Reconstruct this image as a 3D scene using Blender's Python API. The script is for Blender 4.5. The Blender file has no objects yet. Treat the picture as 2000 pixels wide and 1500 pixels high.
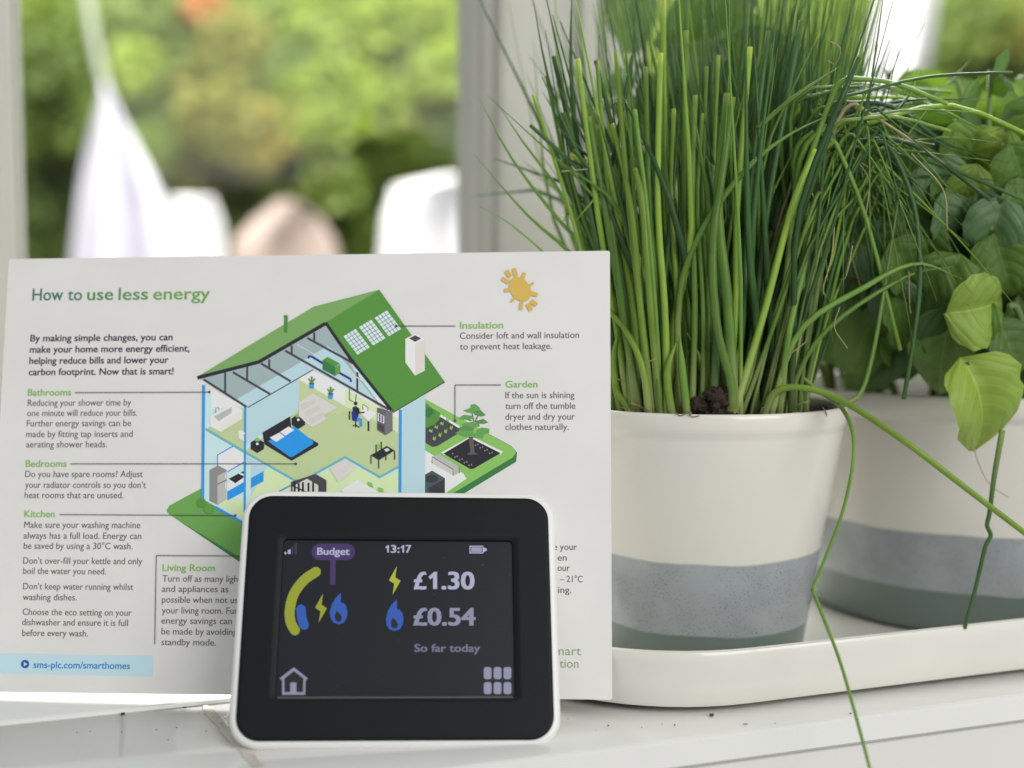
import bpy, math, random
from mathutils import Vector, Matrix
from math import sin, cos, pi, radians, sqrt, atan2
random.seed(7)
scn = bpy.context.scene
COL = scn.collection

# ------------------------------------------------------------------ camera
FPX, HORIZON, CAM_H = 2600.0, 560.0, 0.150          # focal length in px of a 2000 px wide frame
PITCH = math.atan((750 - HORIZON) / FPX)
cd = bpy.data.cameras.new('camera'); cam = bpy.data.objects.new('camera', cd); COL.objects.link(cam)
cam.location = (0, 0, CAM_H); cam.rotation_euler = (pi / 2 - PITCH, 0, 0)
cd.sensor_width = 36; cd.lens = FPX / 2000 * 36; cd.clip_start = 0.02; cd.clip_end = 100
cd.dof.use_dof = True; cd.dof.focus_distance = 0.473; cd.dof.aperture_fstop = 4.5
scn.camera = cam
# ------------------------------------------------------------------ world and lamps
w = bpy.data.worlds.new('World'); scn.world = w; w.use_nodes = True
bg = w.node_tree.nodes['Background']; bg.inputs[0].default_value = (0.97, 0.98, 1.0, 1); bg.inputs[1].default_value = 0.33


def area(name, loc, target, sx, sy, power, col):
    l = bpy.data.lights.new(name, 'AREA'); l.shape = 'RECTANGLE'; l.size = sx; l.size_y = sy; l.energy = power; l.color = col
    o = bpy.data.objects.new(name, l); COL.objects.link(o); o.location = loc
    o.rotation_euler = (Vector(target) - Vector(loc)).to_track_quat('-Z', 'Y').to_euler()
    return o


area('window_daylight', (0.25, 1.75, 1.35), (0.05, 0.5, 0.05), 1.4, 0.9, 56, (1.0, 0.99, 0.97))
area('garden_daylight', (-0.3, 2.5, 3.3), (0.1, 4.6, 2.2), 3.4, 1.6, 500, (1.0, 0.97, 0.90))
area('room_light', (0.85, -0.55, 0.75), (0.08, 0.5, 0.05), 1.0, 0.9, 9.5, (1.0, 0.98, 0.925))
scn.view_settings.view_transform = 'Standard'; scn.view_settings.look = 'None'
scn.view_settings.exposure = 0.58; scn.view_settings.gamma = 1
scn.cycles.max_bounces = 8; scn.cycles.transparent_max_bounces = 12

# ------------------------------------------------------------------ helpers
CAM = Vector((0, 0, CAM_H)); FW = Vector((0, cos(PITCH), -sin(PITCH))); RT = Vector((1, 0, 0)); UP = Vector((0, sin(PITCH), cos(PITCH)))


def ray(px, py): return FW + RT * ((px - 1000) / FPX) + UP * ((750 - py) / FPX)
def at(px, py, d): return CAM + ray(px, py) * d
def ground(px, py, z=0.0):
    r = ray(px, py); return CAM + r * ((z - CAM_H) / r.z)


def lin(r, g, b):
    f = lambda c: (c / 255 / 12.92) if c / 255 <= .04045 else ((c / 255 + .055) / 1.055) ** 2.4
    return (f(r), f(g), f(b))


def K(r, g, b, k=1.5): return tuple(min(.86, c * k) for c in lin(r, g, b))


MATS = {}


def mat(name, col, rough=.5, spec=.5, noise=0, nscale=20, bump=0, bscale=200, trans=0, emit=None, rand=0, coat=0, ndet=4, noise_col=None):
    if name in MATS: return MATS[name]
    m = bpy.data.materials.new(name); m.use_nodes = True; nt = m.node_tree; N = nt.nodes; L = nt.links
    p = N['Principled BSDF']; p.inputs['Base Color'].default_value = (*col, 1); p.inputs['Roughness'].default_value = rough
    p.inputs['Specular IOR Level'].default_value = spec
    if coat: p.inputs['Coat Weight'].default_value = coat; p.inputs['Coat Roughness'].default_value = .08
    src = None
    tc = N.new('ShaderNodeTexCoord')
    if noise:
        n = N.new('ShaderNodeTexNoise'); n.inputs['Scale'].default_value = nscale; n.inputs['Detail'].default_value = ndet
        L.new(tc.outputs['Object'], n.inputs['Vector'])
        r = N.new('ShaderNodeValToRGB'); r.color_ramp.elements[0].position = .3; r.color_ramp.elements[1].position = .72
        c2 = noise_col or tuple(c * (1 - noise) for c in col)
        r.color_ramp.elements[0].color = (*c2, 1); r.color_ramp.elements[1].color = (*col, 1)
        L.new(n.outputs[0], r.inputs[0]); src = r.outputs[0]
    if rand:
        oi = N.new('ShaderNodeObjectInfo'); h = N.new('ShaderNodeHueSaturation')
        mr = N.new('ShaderNodeMapRange'); mr.inputs[3].default_value = 1 - rand; mr.inputs[4].default_value = 1 + rand
        L.new(oi.outputs['Random'], mr.inputs[0]); L.new(mr.outputs[0], h.inputs['Value'])
        if src: L.new(src, h.inputs['Color'])
        else: h.inputs['Color'].default_value = (*col, 1)
        src = h.outputs[0]
    if src: L.new(src, p.inputs['Base Color'])
    if bump:
        n2 = N.new('ShaderNodeTexNoise'); n2.inputs['Scale'].default_value = bscale; n2.inputs['Detail'].default_value = 3
        L.new(tc.outputs['Object'], n2.inputs['Vector'])
        b = N.new('ShaderNodeBump'); b.inputs['Strength'].default_value = bump; b.inputs['Distance'].default_value = .001
        L.new(n2.outputs[0], b.inputs['Height']); L.new(b.outputs[0], p.inputs['Normal'])
    if emit:
        p.inputs['Emission Color'].default_value = (*emit, 1); p.inputs['Emission Strength'].default_value = 1
    if trans:
        t = N.new('ShaderNodeBsdfTranslucent'); mx = N.new('ShaderNodeMixShader'); mx.inputs[0].default_value = trans
        tcol = tuple(min(.9, c * k) for c, k in zip(col, (1.7, 1.6, .6)))
        t.inputs[0].default_value = (*tcol, 1)
        L.new(p.outputs[0], mx.inputs[1]); L.new(t.outputs[0], mx.inputs[2]); L.new(mx.outputs[0], N['Material Output'].inputs[0])
    MATS[name] = m
    return m


def obj(name, verts, faces, mats, parent=None, smooth=False, idx=None, mw=None):
    me = bpy.data.meshes.new(name); me.from_pydata([tuple(v) for v in verts], [], faces)
    for m in (mats if isinstance(mats, (list, tuple)) else [mats]): me.materials.append(m)
    if idx: me.polygons.foreach_set('material_index', idx)
    if smooth: me.polygons.foreach_set('use_smooth', [True] * len(faces))
    me.update()
    if smooth is True: me.set_sharp_from_angle(angle=radians(38))
    o = bpy.data.objects.new(name, me); COL.objects.link(o)
    if parent: o.parent = parent
    if mw is not None: o.matrix_basis = mw
    return o


def tag(o, label=None, cat=None, group=None, kind=None):
    if label: o['label'] = label
    if cat: o['category'] = cat
    if group: o['group'] = group
    if kind: o['kind'] = kind
    return o


def empty(name, mw, label, cat, group=None):
    o = bpy.data.objects.new(name, None); COL.objects.link(o); o.empty_display_size = .02
    o.matrix_world = mw if isinstance(mw, Matrix) else Matrix.Translation(mw)
    return tag(o, label, cat, group)


def frame(o, x, y, n):
    m = Matrix.Identity(4)
    for i, v in enumerate((x, y, n)): m[0][i], m[1][i], m[2][i] = v
    m[0][3], m[1][3], m[2][3] = o
    return m


def rrect(x0, y0, x1, y1, r, n=6):
    P = []
    for cx, cy, a0 in ((x1 - r, y1 - r, 0), (x0 + r, y1 - r, 90), (x0 + r, y0 + r, 180), (x1 - r, y0 + r, 270)):
        for k in range(n + 1):
            a = radians(a0 + 90 * k / n); P.append((cx + r * cos(a), cy + r * sin(a)))
    return P


def loft(rings, cap0=True, cap1=True):
    V = []; Fc = []; n = len(rings[0])
    for r in rings: V += r
    for i in range(len(rings) - 1):
        for k in range(n):
            a = i * n + k; b = i * n + (k + 1) % n; Fc.append((a, b, b + n, a + n))
    if cap0: Fc.append(tuple(range(n - 1, -1, -1)))
    if cap1: Fc.append(tuple(range((len(rings) - 1) * n, len(rings) * n)))
    return V, Fc


def lathe(profile, n=72):
    return loft([[(r * cos(2 * pi * k / n), r * sin(2 * pi * k / n), z) for k in range(n)] for r, z in profile])


def box(x0, x1, y0, y1, z0, z1, b=0.0012):
    pts = lambda i: rrect(x0 + i, y0 + i, x1 - i, y1 - i, max(b, .0003), 2)
    R = lambda i, z: [(x, y, z) for x, y in pts(i)]
    return loft([R(b, z0), R(0, z0 + b), R(0, z1 - b), R(b, z1)])


def catmull(P, n):
    P = [Vector(p) for p in P]
    if len(P) == 2: return [P[0].lerp(P[1], k / n) for k in range(n + 1)]
    Q = [P[0] * 2 - P[1]] + P + [P[-1] * 2 - P[-2]]; out = []; m = len(P) - 1
    for k in range(n + 1):
        t = k / n * m; i = min(int(t), m - 1); u = t - i; a, b, c, d = Q[i:i + 4]
        out.append(.5 * ((2 * b) + (c - a) * u + (2 * a - 5 * b + 4 * c - d) * u * u + (3 * b - a - 3 * c + d) * u ** 3))
    return out


def tube(P, radii, sides=5, flat=1.0):
    rings = []; nrm = None
    for i, p in enumerate(P):
        t = (P[min(i + 1, len(P) - 1)] - P[max(i - 1, 0)]).normalized()
        if nrm is None: nrm = t.cross(Vector((.3, 1, .1))).normalized()
        nrm = (nrm - t * nrm.dot(t)).normalized(); bi = t.cross(nrm)
        rings.append([tuple(p + nrm * (radii[i] * cos(2 * pi * k / sides)) + bi * (radii[i] * flat * sin(2 * pi * k / sides))) for k in range(sides)])
    return loft(rings)


# ------------------------------------------------------------------ window sill
A = radians(20); SX = Vector((cos(A), sin(A), 0)); SN = Vector((-sin(A), cos(A), 0)); ZZ = Vector((0, 0, 1))
SILL = frame(Vector((.1, .449, 0)), SX, SN, ZZ); SILLI = SILL.inverted()
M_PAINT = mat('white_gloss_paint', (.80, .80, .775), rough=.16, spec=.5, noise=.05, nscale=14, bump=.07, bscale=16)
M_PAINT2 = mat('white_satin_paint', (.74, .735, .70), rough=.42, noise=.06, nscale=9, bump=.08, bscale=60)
M_SEAM = mat('yellowed_filler', (.68, .64, .56), rough=.5, noise=.2, nscale=90)
sill = bpy.data.objects.new('window_sill', None); COL.objects.link(sill); sill.matrix_world = SILL; tag(sill, 'glossy white painted window sill with stepped front edge', None, kind='structure')
V, Fc = box(-.75, .75, 0, .0915, -.0105, 0, .0012); obj('sill_board', V, Fc, M_PAINT, sill, True)
V, Fc = box(-.75, .75, .0921, .42, -.0105, .0011, .0011); obj('sill_board', V, Fc, M_PAINT, sill, True)
V, Fc = box(-.75, .75, .0022, .40, -.10, -.0112, .0008); obj('sill_apron', V, Fc, M_PAINT2, sill, True)
a = SILLI @ ground(400, 1378); b = SILLI @ ground(497, 1490)
for nm, w0, m_, z in (('filler_seam', .0022, M_SEAM, .00035), ):
    Vs = []; Fs = []
    dr = (b - a).normalized(); pr = Vector((-dr.y, dr.x, 0)); n = 14
    for k in range(n + 1):
        q = a.lerp(b + dr * .004, k / n); ww = w0 * (.8 + .35 * sin(k * 1.7) * cos(k * .6)) * (1 if k else .4)
        for s, zz in ((-1, .00003), (-.8, z), (.8, z), (1, .00003)): Vs.append((q.x + pr.x * ww * s, q.y + pr.y * ww * s, zz))
    for k in range(n):
        for s in range(3): i = k * 4 + s; Fs.append((i, i + 1, i + 5, i + 4))
    obj(nm, Vs, Fs, m_, sill, True)
# raised bead of paint along the joint of the two boards
bp = [Vector((-.75 + .05 * k, .0917 + .0002 * sin(k), .0006)) for k in range(15)] + [Vector((.03, .0917, .0006))]
V, Fc = tube(bp, [.0013] * len(bp), 8); obj('paint_bead', V, Fc, M_PAINT, sill, True)

# ------------------------------------------------------------------ window behind
WN = .385
M_FRAME = mat('shaded_white_frame_paint', (.46, .46, .415), rough=.4, noise=.06, nscale=6)  # white paint, its base colour darkened to carry the shade indoors
win = empty('window', SILL @ Matrix.Translation((0, WN, 0)), 'white painted window frame with wide centre post, blurred behind the plants', 'window')
WI = win.matrix_world.inverted()


def wx(px, dn=0.0):
    """window-local x of the vertical line seen at px"""
    r = ray(px, 300); c = WI @ CAM; rr = WI.to_3x3() @ r; t = (dn - c.y) / rr.y; return c.x + rr.x * t


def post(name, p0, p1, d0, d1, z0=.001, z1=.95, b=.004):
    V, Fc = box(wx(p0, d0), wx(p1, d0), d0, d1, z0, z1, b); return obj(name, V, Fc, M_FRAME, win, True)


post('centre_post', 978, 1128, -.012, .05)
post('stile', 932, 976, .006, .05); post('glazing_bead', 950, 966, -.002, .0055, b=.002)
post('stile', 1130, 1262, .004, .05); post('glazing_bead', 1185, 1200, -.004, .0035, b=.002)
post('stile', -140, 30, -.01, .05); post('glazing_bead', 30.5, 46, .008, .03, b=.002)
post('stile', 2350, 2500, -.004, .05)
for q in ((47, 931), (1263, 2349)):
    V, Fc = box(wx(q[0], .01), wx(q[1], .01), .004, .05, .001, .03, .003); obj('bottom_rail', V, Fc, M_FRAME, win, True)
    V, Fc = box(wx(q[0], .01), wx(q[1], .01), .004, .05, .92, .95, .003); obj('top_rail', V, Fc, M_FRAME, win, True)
gm = bpy.data.materials.new('window_glass'); gm.use_nodes = True; nt = gm.node_tree; nt.nodes.remove(nt.nodes['Principled BSDF'])
t_ = nt.nodes.new('ShaderNodeBsdfTransparent'); g_ = nt.nodes.new('ShaderNodeBsdfGlossy'); g_.inputs['Roughness'].default_value = .02
fr = nt.nodes.new('ShaderNodeFresnel'); fr.inputs[0].default_value = 1.3; mx = nt.nodes.new('ShaderNodeMixShader')
nt.links.new(fr.outputs[0], mx.inputs[0]); nt.links.new(t_.outputs[0], mx.inputs[1]); nt.links.new(g_.outputs[0], mx.inputs[2]); nt.links.new(mx.outputs[0], nt.nodes['Material Output'].inputs[0])
for q in ((47, 931), (1263, 2349)):
    x0, x1 = wx(q[0], .028), wx(q[1], .028)
    obj('pane', [(x0, .028, .03), (x1, .028, .03), (x1, .028, .92), (x0, .028, .92)], [(0, 1, 2, 3)], gm, win)

# ------------------------------------------------------------------ garden outside
GD = 4.6
LEAFC = [((.095, .16, .025), 'dark'), ((.145, .225, .030), 'mid'), ((.265, .37, .036), 'lime'), ((.22, .23, .035), 'olive'), ((.38, .34, .08), 'yellow'), ((.42, .16, .05), 'orange'), ((.165, .25, .045), 'cool'), ((.70, .68, .62), 'blossom')]
gmats = [mat('garden_leaf_' + n, c, rough=.6, trans=.3, noise=.35, nscale=3) for c, n in LEAFC]
Vg, Fg, Ig = [], [], []
rg = random.Random(3)


def gleaf(c, s, mi):
    d = Vector((rg.gauss(0, 1), rg.gauss(0, 1) - .6, rg.gauss(0, 1) + .3)).normalized()
    t = d.cross(Vector((rg.gauss(0, 1), rg.gauss(0, 1), rg.gauss(0, 1)))).normalized(); b_ = d.cross(t); i = len(Vg)
    for q in (t * s, b_ * s * .5 + d * s * .12, -t * s, -b_ * s * .5 + d * s * .12): Vg.append(c + q)
    Fg.extend([(i, i + 1, i + 3), (i + 1, i + 2, i + 3)]); Ig.extend([mi, mi])


for k in range(22000):                               # the hedge body
    px, py = rg.uniform(-250, 2300), rg.uniform(-250, 1050)
    gleaf(at(px, py, GD + rg.uniform(.05, .5)), rg.uniform(.022, .042), rg.choice((1, 1, 1, 2, 3, 6)))
clumps = [(700, 20, 130, 2), (880, 30, 90, 2), (640, 200, 105, 2), (740, 190, 80, 2), (880, 140, 75, 2), (700, 270, 70, 6), (570, 150, 75, 0), (640, 90, 60, 0), (760, 60, 60, 0),
          (540, 190, 50, 0), (460, 90, 85, 3), (420, 170, 80, 3), (430, 230, 90, 3), (530, 250, 75, 4), (500, 300, 50, 4), (395, 15, 45, 5), (300, 40, 110, 6), (200, 60, 80, 6), (100, 60, 80, 1),
          (90, 130, 70, 0), (120, 230, 80, 1), (260, 130, 60, 2), (100, 265, 55, 2), (280, 300, 60, 1), (350, 280, 70, 1), (340, 350, 60, 3), (90, 370, 90, 0), (80, 450, 90, 0), (600, 330, 60, 0), (650, 360, 70, 1), (690, 430, 70, 1), (680, 490, 60, 1),
          (840, 250, 70, 1), (880, 270, 60, 0), (910, 310, 26, 5), (380, 380, 40, 3), (450, 330, 60, 3), (830, 20, 60, 2), (560, 30, 70, 1), (610, 40, 50, 2), (470, 390, 45, 0),
          (1900, 40, 90, 6), (1950, 130, 100, 2), (1870, 110, 60, 6), (1990, 60, 70, 3), (1640, 40, 80, 1), (1560, 30, 90, 6), (1500, 60, 80, 1), (1960, 230, 80, 2), (1700, 420, 90, 2), (1900, 400, 90, 2), (1620, 500, 80, 2), (1800, 560, 90, 2), (1640, 640, 60, 0), (1720, 720, 70, 0),
          (1580, 720, 40, 0), (1595, 690, 14, 7), (1680, 715, 16, 7), (1575, 745, 12, 7), (1650, 760, 14, 7), (1720, 750, 12, 2), (1620, 660, 12, 2)]
for cx, cy, r, mi in clumps:
    dd = GD - rg.uniform(.0, .35)
    for k in range(int(90 + r * r * .13)):
        a_ = rg.uniform(0, 2 * pi); q = r * sqrt(rg.random()) * rg.uniform(.75, 1.1)
        gleaf(at(cx + q * cos(a_), cy + q * sin(a_) * .9, dd + rg.uniform(-.12, .14)), rg.uniform(.014, .028), mi if rg.random() < .86 else rg.choice((1, 6, 3)))
tag(obj('garden_foliage', Vg, Fg, gmats, None, False, Ig), 'blurred sunlit green garden foliage beyond the window', 'foliage', kind='stuff')
hb = [at(-700, -500, 5.6), at(2700, -500, 5.6), at(2700, 1400, 5.6), at(-700, 1400, 5.6)]
hedge = obj('hedge', [v for v in hb] + [v + Vector((0, .5, 0)) for v in hb], [(0, 1, 2, 3), (7, 6, 5, 4), (0, 4, 5, 1), (1, 5, 6, 2), (2, 6, 7, 3), (3, 7, 4, 0)],
            mat('hedge_green', (.14, .20, .045), rough=.9, noise=.4, nscale=2.5)); tag(hedge, 'dense green hedge closing off the garden behind the foliage', 'hedge', kind='structure')  # solid mottled green block that fills the gaps between the leaves


def cloth(name, rows, d, m, label, fold=.03, nf=5, seed=0):
    nu = 28; Vc = []; Fc = []; rows2 = []
    for i in range(len(rows) - 1):
        for k in range(6):
            u = k / 6; rows2.append([rows[i][j] * (1 - u) + rows[i + 1][j] * u for j in range(3)])
    rows2.append(list(rows[-1]))
    for i, (y, x0, x1) in enumerate(rows2):
        v = i / (len(rows2) - 1)
        for k in range(nu + 1):
            u = k / nu; Vc.append(at(x0 + (x1 - x0) * u, y, d + fold * (.3 + v) * sin(u * nf * pi + seed + v) + .01 * sin(9 * u + 3 * v)))
    for i in range(len(rows2) - 1):
        for k in range(nu): q = i * (nu + 1) + k; Fc.append((q, q + 1, q + nu + 2, q + nu + 1))
    o = obj(name, Vc, Fc, m, None, True); sm = o.modifiers.new('thickness', 'SOLIDIFY'); sm.thickness = .004
    return tag(o, label, 'laundry', 'laundry hanging in the garden')


M_CL = mat('white_cotton', (.80, .80, .82), rough=.8); M_CLV = mat('lilac_white_cotton', (.68, .67, .76), rough=.8); M_CLP = mat('pink_beige_cotton', (.42, .335, .295), rough=.8)
cloth('hanging_cloth', [(165, 201, 209), (240, 182, 242), (320, 163, 285), (390, 152, 318), (560, 135, 350)], 3.1, M_CLV, 'pale lilac white cloth hanging to a sharp peak, seen through left pane', .018, 4)
cloth('hanging_cloth', [(385, 330, 415), (440, 320, 435), (560, 310, 440)], 3.15, M_CL, 'bright white cloth just right of the lilac peaked cloth', .03, 3, 1)
cloth('hanging_cloth', [(392, 540, 572), (425, 500, 625), (475, 455, 655), (560, 440, 670)], 3.2, M_CLP, 'pinkish beige cloth hanging between the white cloths', .012, 3, 2)
cloth('hanging_cloth', [(345, 870, 1000), (368, 768, 1000), (430, 750, 1000), (560, 738, 1000)], 3.1, M_CL, 'white sheet hanging beside the centre post of the window', .04, 3, 3)
cloth('hanging_cloth', [(-160, 1740, 1850), (0, 1718, 1830), (110, 1690, 1815), (160, 1680, 1800), (300, 1670, 1800)], 3.1, M_CL, 'white sheet hanging behind the plants at upper right', .05, 3, 4)
pp = [at(165, -60, 3.45), at(180, 60, 3.45), at(208, 185, 3.45)]
V, Fc = tube(catmull(pp, 8), [.012] * 9, 6); tag(obj('washing_line_prop', V, Fc, mat('grey_green_pole', (.34, .38, .30), rough=.6), None, True), 'pale grey washing line prop leaning above the peaked cloth', 'pole')

# ------------------------------------------------------------------ planter tray
TA = radians(20.5); TX = Vector((cos(TA), sin(TA), 0)); TN = Vector((-sin(TA), cos(TA), 0))
TRAY = frame(Vector((.0912, .4643, .0014)), TX, TN, ZZ)
M_CER = mat('cream_glaze', (.76, .745, .69), rough=.15, spec=.5, noise=.05, nscale=25, bump=.03, bscale=60)
tray = None


def rr_t(i, z, R=.066): return [(x, y, z) for x, y in rrect(-.074 + i, 0 + i, .47 - i, .2 - i, R - i, 14)]


V, Fc = loft([rr_t(.012, .0003), rr_t(.004, .0003), rr_t(.0012, .0012), rr_t(.0002, .003), rr_t(-.001, .0095), rr_t(-.0018, .0175), rr_t(-.0019, .0198), rr_t(-.0013, .0212), rr_t(.0001, .0216), rr_t(.0014, .0210), rr_t(.0019, .0196), rr_t(.0022, .0140), rr_t(.0034, .0055), rr_t(.007, .0034), rr_t(.014, .0030)])
tray = obj('planter_tray', V, Fc, M_CER, None, True, mw=TRAY); tag(tray, 'long cream ceramic tray with rounded end under the two plant pots', 'tray')


# ------------------------------------------------------------------ pots
def glaze(name, z1, z2, wob, seed):
    """cream over speckled blue grey over green, each glaze band with a slightly uneven edge"""
    m = bpy.data.materials.new(name); m.use_nodes = True; nt = m.node_tree; N = nt.nodes; L = nt.links; p = N['Principled BSDF']
    p.inputs['Roughness'].default_value = .13
    tc = N.new('ShaderNodeTexCoord'); sp = N.new('ShaderNodeSeparateXYZ'); L.new(tc.outputs['Object'], sp.inputs[0])
    n = N.new('ShaderNodeTexNoise'); n.inputs['Scale'].default_value = 30 + seed; n.inputs['Detail'].default_value = 3; L.new(tc.outputs['Object'], n.inputs['Vector'])

    def math_(op, a, b):
        q = N.new('ShaderNodeMath'); q.operation = op
        for i, v in enumerate((a, b)):
            if isinstance(v, (int, float)): q.inputs[i].default_value = v
            else: L.new(v, q.inputs[i])
        return q.outputs[0]
    zz = math_('ADD', sp.outputs['Z'], math_('MULTIPLY', math_('SUBTRACT', n.outputs[0], .5), wob))

    def step(z, s=.0005):
        r = N.new('ShaderNodeMapRange'); r.inputs[1].default_value = z - s; r.inputs[2].default_value = z + s; L.new(zz, r.inputs[0]); return r.outputs[0]

    def mix(f, a, b):
        q = N.new('ShaderNodeMix'); q.data_type = 'RGBA'; L.new(f, q.inputs[0])
        for i, v in ((6, a), (7, b)):
            if isinstance(v, tuple): q.inputs[i].default_value = (*v, 1)
            else: L.new(v, q.inputs[i])
        return q.outputs[2]
    vo = N.new('ShaderNodeTexVoronoi'); vo.inputs['Scale'].default_value = 1050; L.new(tc.outputs['Object'], vo.inputs['Vector'])
    rs = N.new('ShaderNodeMapRange'); rs.inputs[1].default_value = .17; rs.inputs[2].default_value = .23; L.new(vo.outputs['Distance'], rs.inputs[0])
    vo2 = N.new('ShaderNodeTexNoise'); vo2.inputs['Scale'].default_value = 60; L.new(tc.outputs['Object'], vo2.inputs['Vector'])
    gate = N.new('ShaderNodeMapRange'); gate.inputs[1].default_value = .30; gate.inputs[2].default_value = .6; L.new(vo2.outputs[0], gate.inputs[0])
    dots = math_('MAXIMUM', rs.outputs[0], math_('SUBTRACT', 1, gate.outputs[0]))
    mot = N.new('ShaderNodeMapRange'); mot.inputs[1].default_value = .35; mot.inputs[2].default_value = .7; L.new(vo2.outputs[0], mot.inputs[0])
    blue = mix(dots, (.13, .14, .145), mix(mot.outputs[0], (.365, .395, .412), (.305, .335, .348)))
    c = mix(step(z2), (.150, .195, .172), blue); c = mix(step(z1), c, (.73, .705, .64))
    L.new(c, p.inputs['Base Color'])
    b = N.new('ShaderNodeBump'); b.inputs['Strength'].default_value = .04; b.inputs['Distance'].default_value = .001
    n3 = N.new('ShaderNodeTexNoise'); n3.inputs['Scale'].default_value = 45; L.new(tc.outputs['Object'], n3.inputs['Vector']); L.new(n3.outputs[0], b.inputs['Height']); L.new(b.outputs[0], p.inputs['Normal'])
    return m


def pot(name, loc, r0, r1, H, z1, z2, label, seed):
    P = [(r0 * .55, .0012), (r0 * .93, .0), (r0 * .985, .0012), (r0, .004)]
    for k in range(1, 13):
        v = k / 12; P.append((r0 + (r1 * .972 - r0) * (v ** 1.05), .004 + (H * .885 - .004) * v))
    e_ = .0013
    P += [(r1 * .972 + .0001, H * .895), (r1 - e_, H * .91), (r1 - e_ * .35, H * .925), (r1, H * .945), (r1, H * .985), (r1 * .994, H * .996), (r1 * .985, H), (r1 * .968, H * .997), (r1 * .958, H * .985), (r1 * .945, H * .93), (r1 * .90, H * .80), (r1 * .5, H * .795)]
    V, Fc = lathe(P, 96)
    root = empty(name, Vector(loc), label, 'plant pot', 'banded ceramic plant pots')
    obj('pot_body', V, Fc, glaze(name + '_glaze%d' % seed, z1, z2, .0036, seed), root, 'full')
    return root


P1 = Vector((.0765, .5300, .0046)); P2 = Vector((.219, .615, .0046)); PH = .0997
pot1 = pot('plant_pot', P1, .0405, .0560, PH, .0432, .0150, 'smaller cream pot with speckled blue grey band, right behind the card', 1)
pot2 = pot('plant_pot', P2, .0790, .0960, PH + .0018, .0440, .0190, 'larger cream pot with dark grey green base, at right edge', 2)
M_SOIL = mat('potting_soil', (.045, .029, .019), rough=.95, noise=.7, nscale=120, bump=1, bscale=400)


def soil(root, R, z, seed):
    r = random.Random(seed); n = 22; m = 44; Vs = [(0, 0, z)]; Fs = []
    for i in range(1, n + 1):
        for k in range(m):
            a_ = 2 * pi * k / m; q = R * i / n
            Vs.append((q * cos(a_), q * sin(a_), z + r.uniform(-.0012, .0022)))
    for k in range(m): Fs.append((0, 1 + k, 1 + (k + 1) % m))
    for i in range(n - 1):
        for k in range(m): q = 1 + i * m; Fs.append((q + k, q + m + k, q + m + (k + 1) % m, q + (k + 1) % m))
    obj('soil', Vs, Fs, M_SOIL, root, True)


SZ = PH - .0040
soil(pot1, .0525, SZ, 1); soil(pot2, .089, SZ - .004, 2)


def lump(parent, c, s, seed, name='soil_clod'):
    r = random.Random(seed); Vs = []; Fs = []; n, m = 9, 12
    for i in range(n + 1):
        for k in range(m):
            t = pi * i / n; a_ = 2 * pi * k / m; q = s * (1 + r.uniform(-.32, .32))
            Vs.append((c[0] + q * sin(t) * cos(a_), c[1] + q * sin(t) * sin(a_), c[2] + q * cos(t) * .9))
    for i in range(n):
        for k in range(m): Fs.append((i * m + k, i * m + (k + 1) % m, (i + 1) * m + (k + 1) % m, (i + 1) * m + k))
    o = obj(name, Vs, Fs, M_SOIL, parent, True); return o


rl = random.Random(4)
for k in range(84):
    hp = rl.random() ** 1.3 if k < 34 else 0
    px = 1392 + rl.gauss(0, 28) * (1 - hp * .7) if k < 34 else rl.uniform(1220, 1610) if k < 50 else rl.uniform(1440, 1615)
    x = (px - 1000) / FPX * .484; q = Vector((x - P1.x, -sqrt(max(.0500 ** 2 - (x - P1.x) ** 2, 0)) + (rl.uniform(-.0006, .003) if k < 34 else rl.uniform(.001, .006)), SZ + .001 + hp * .0105))
    lump(pot1, q, rl.uniform(.0014, .0032) if k < 34 else rl.uniform(.001, .0022), 10 + k)

# ------------------------------------------------------------------ chives


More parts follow.
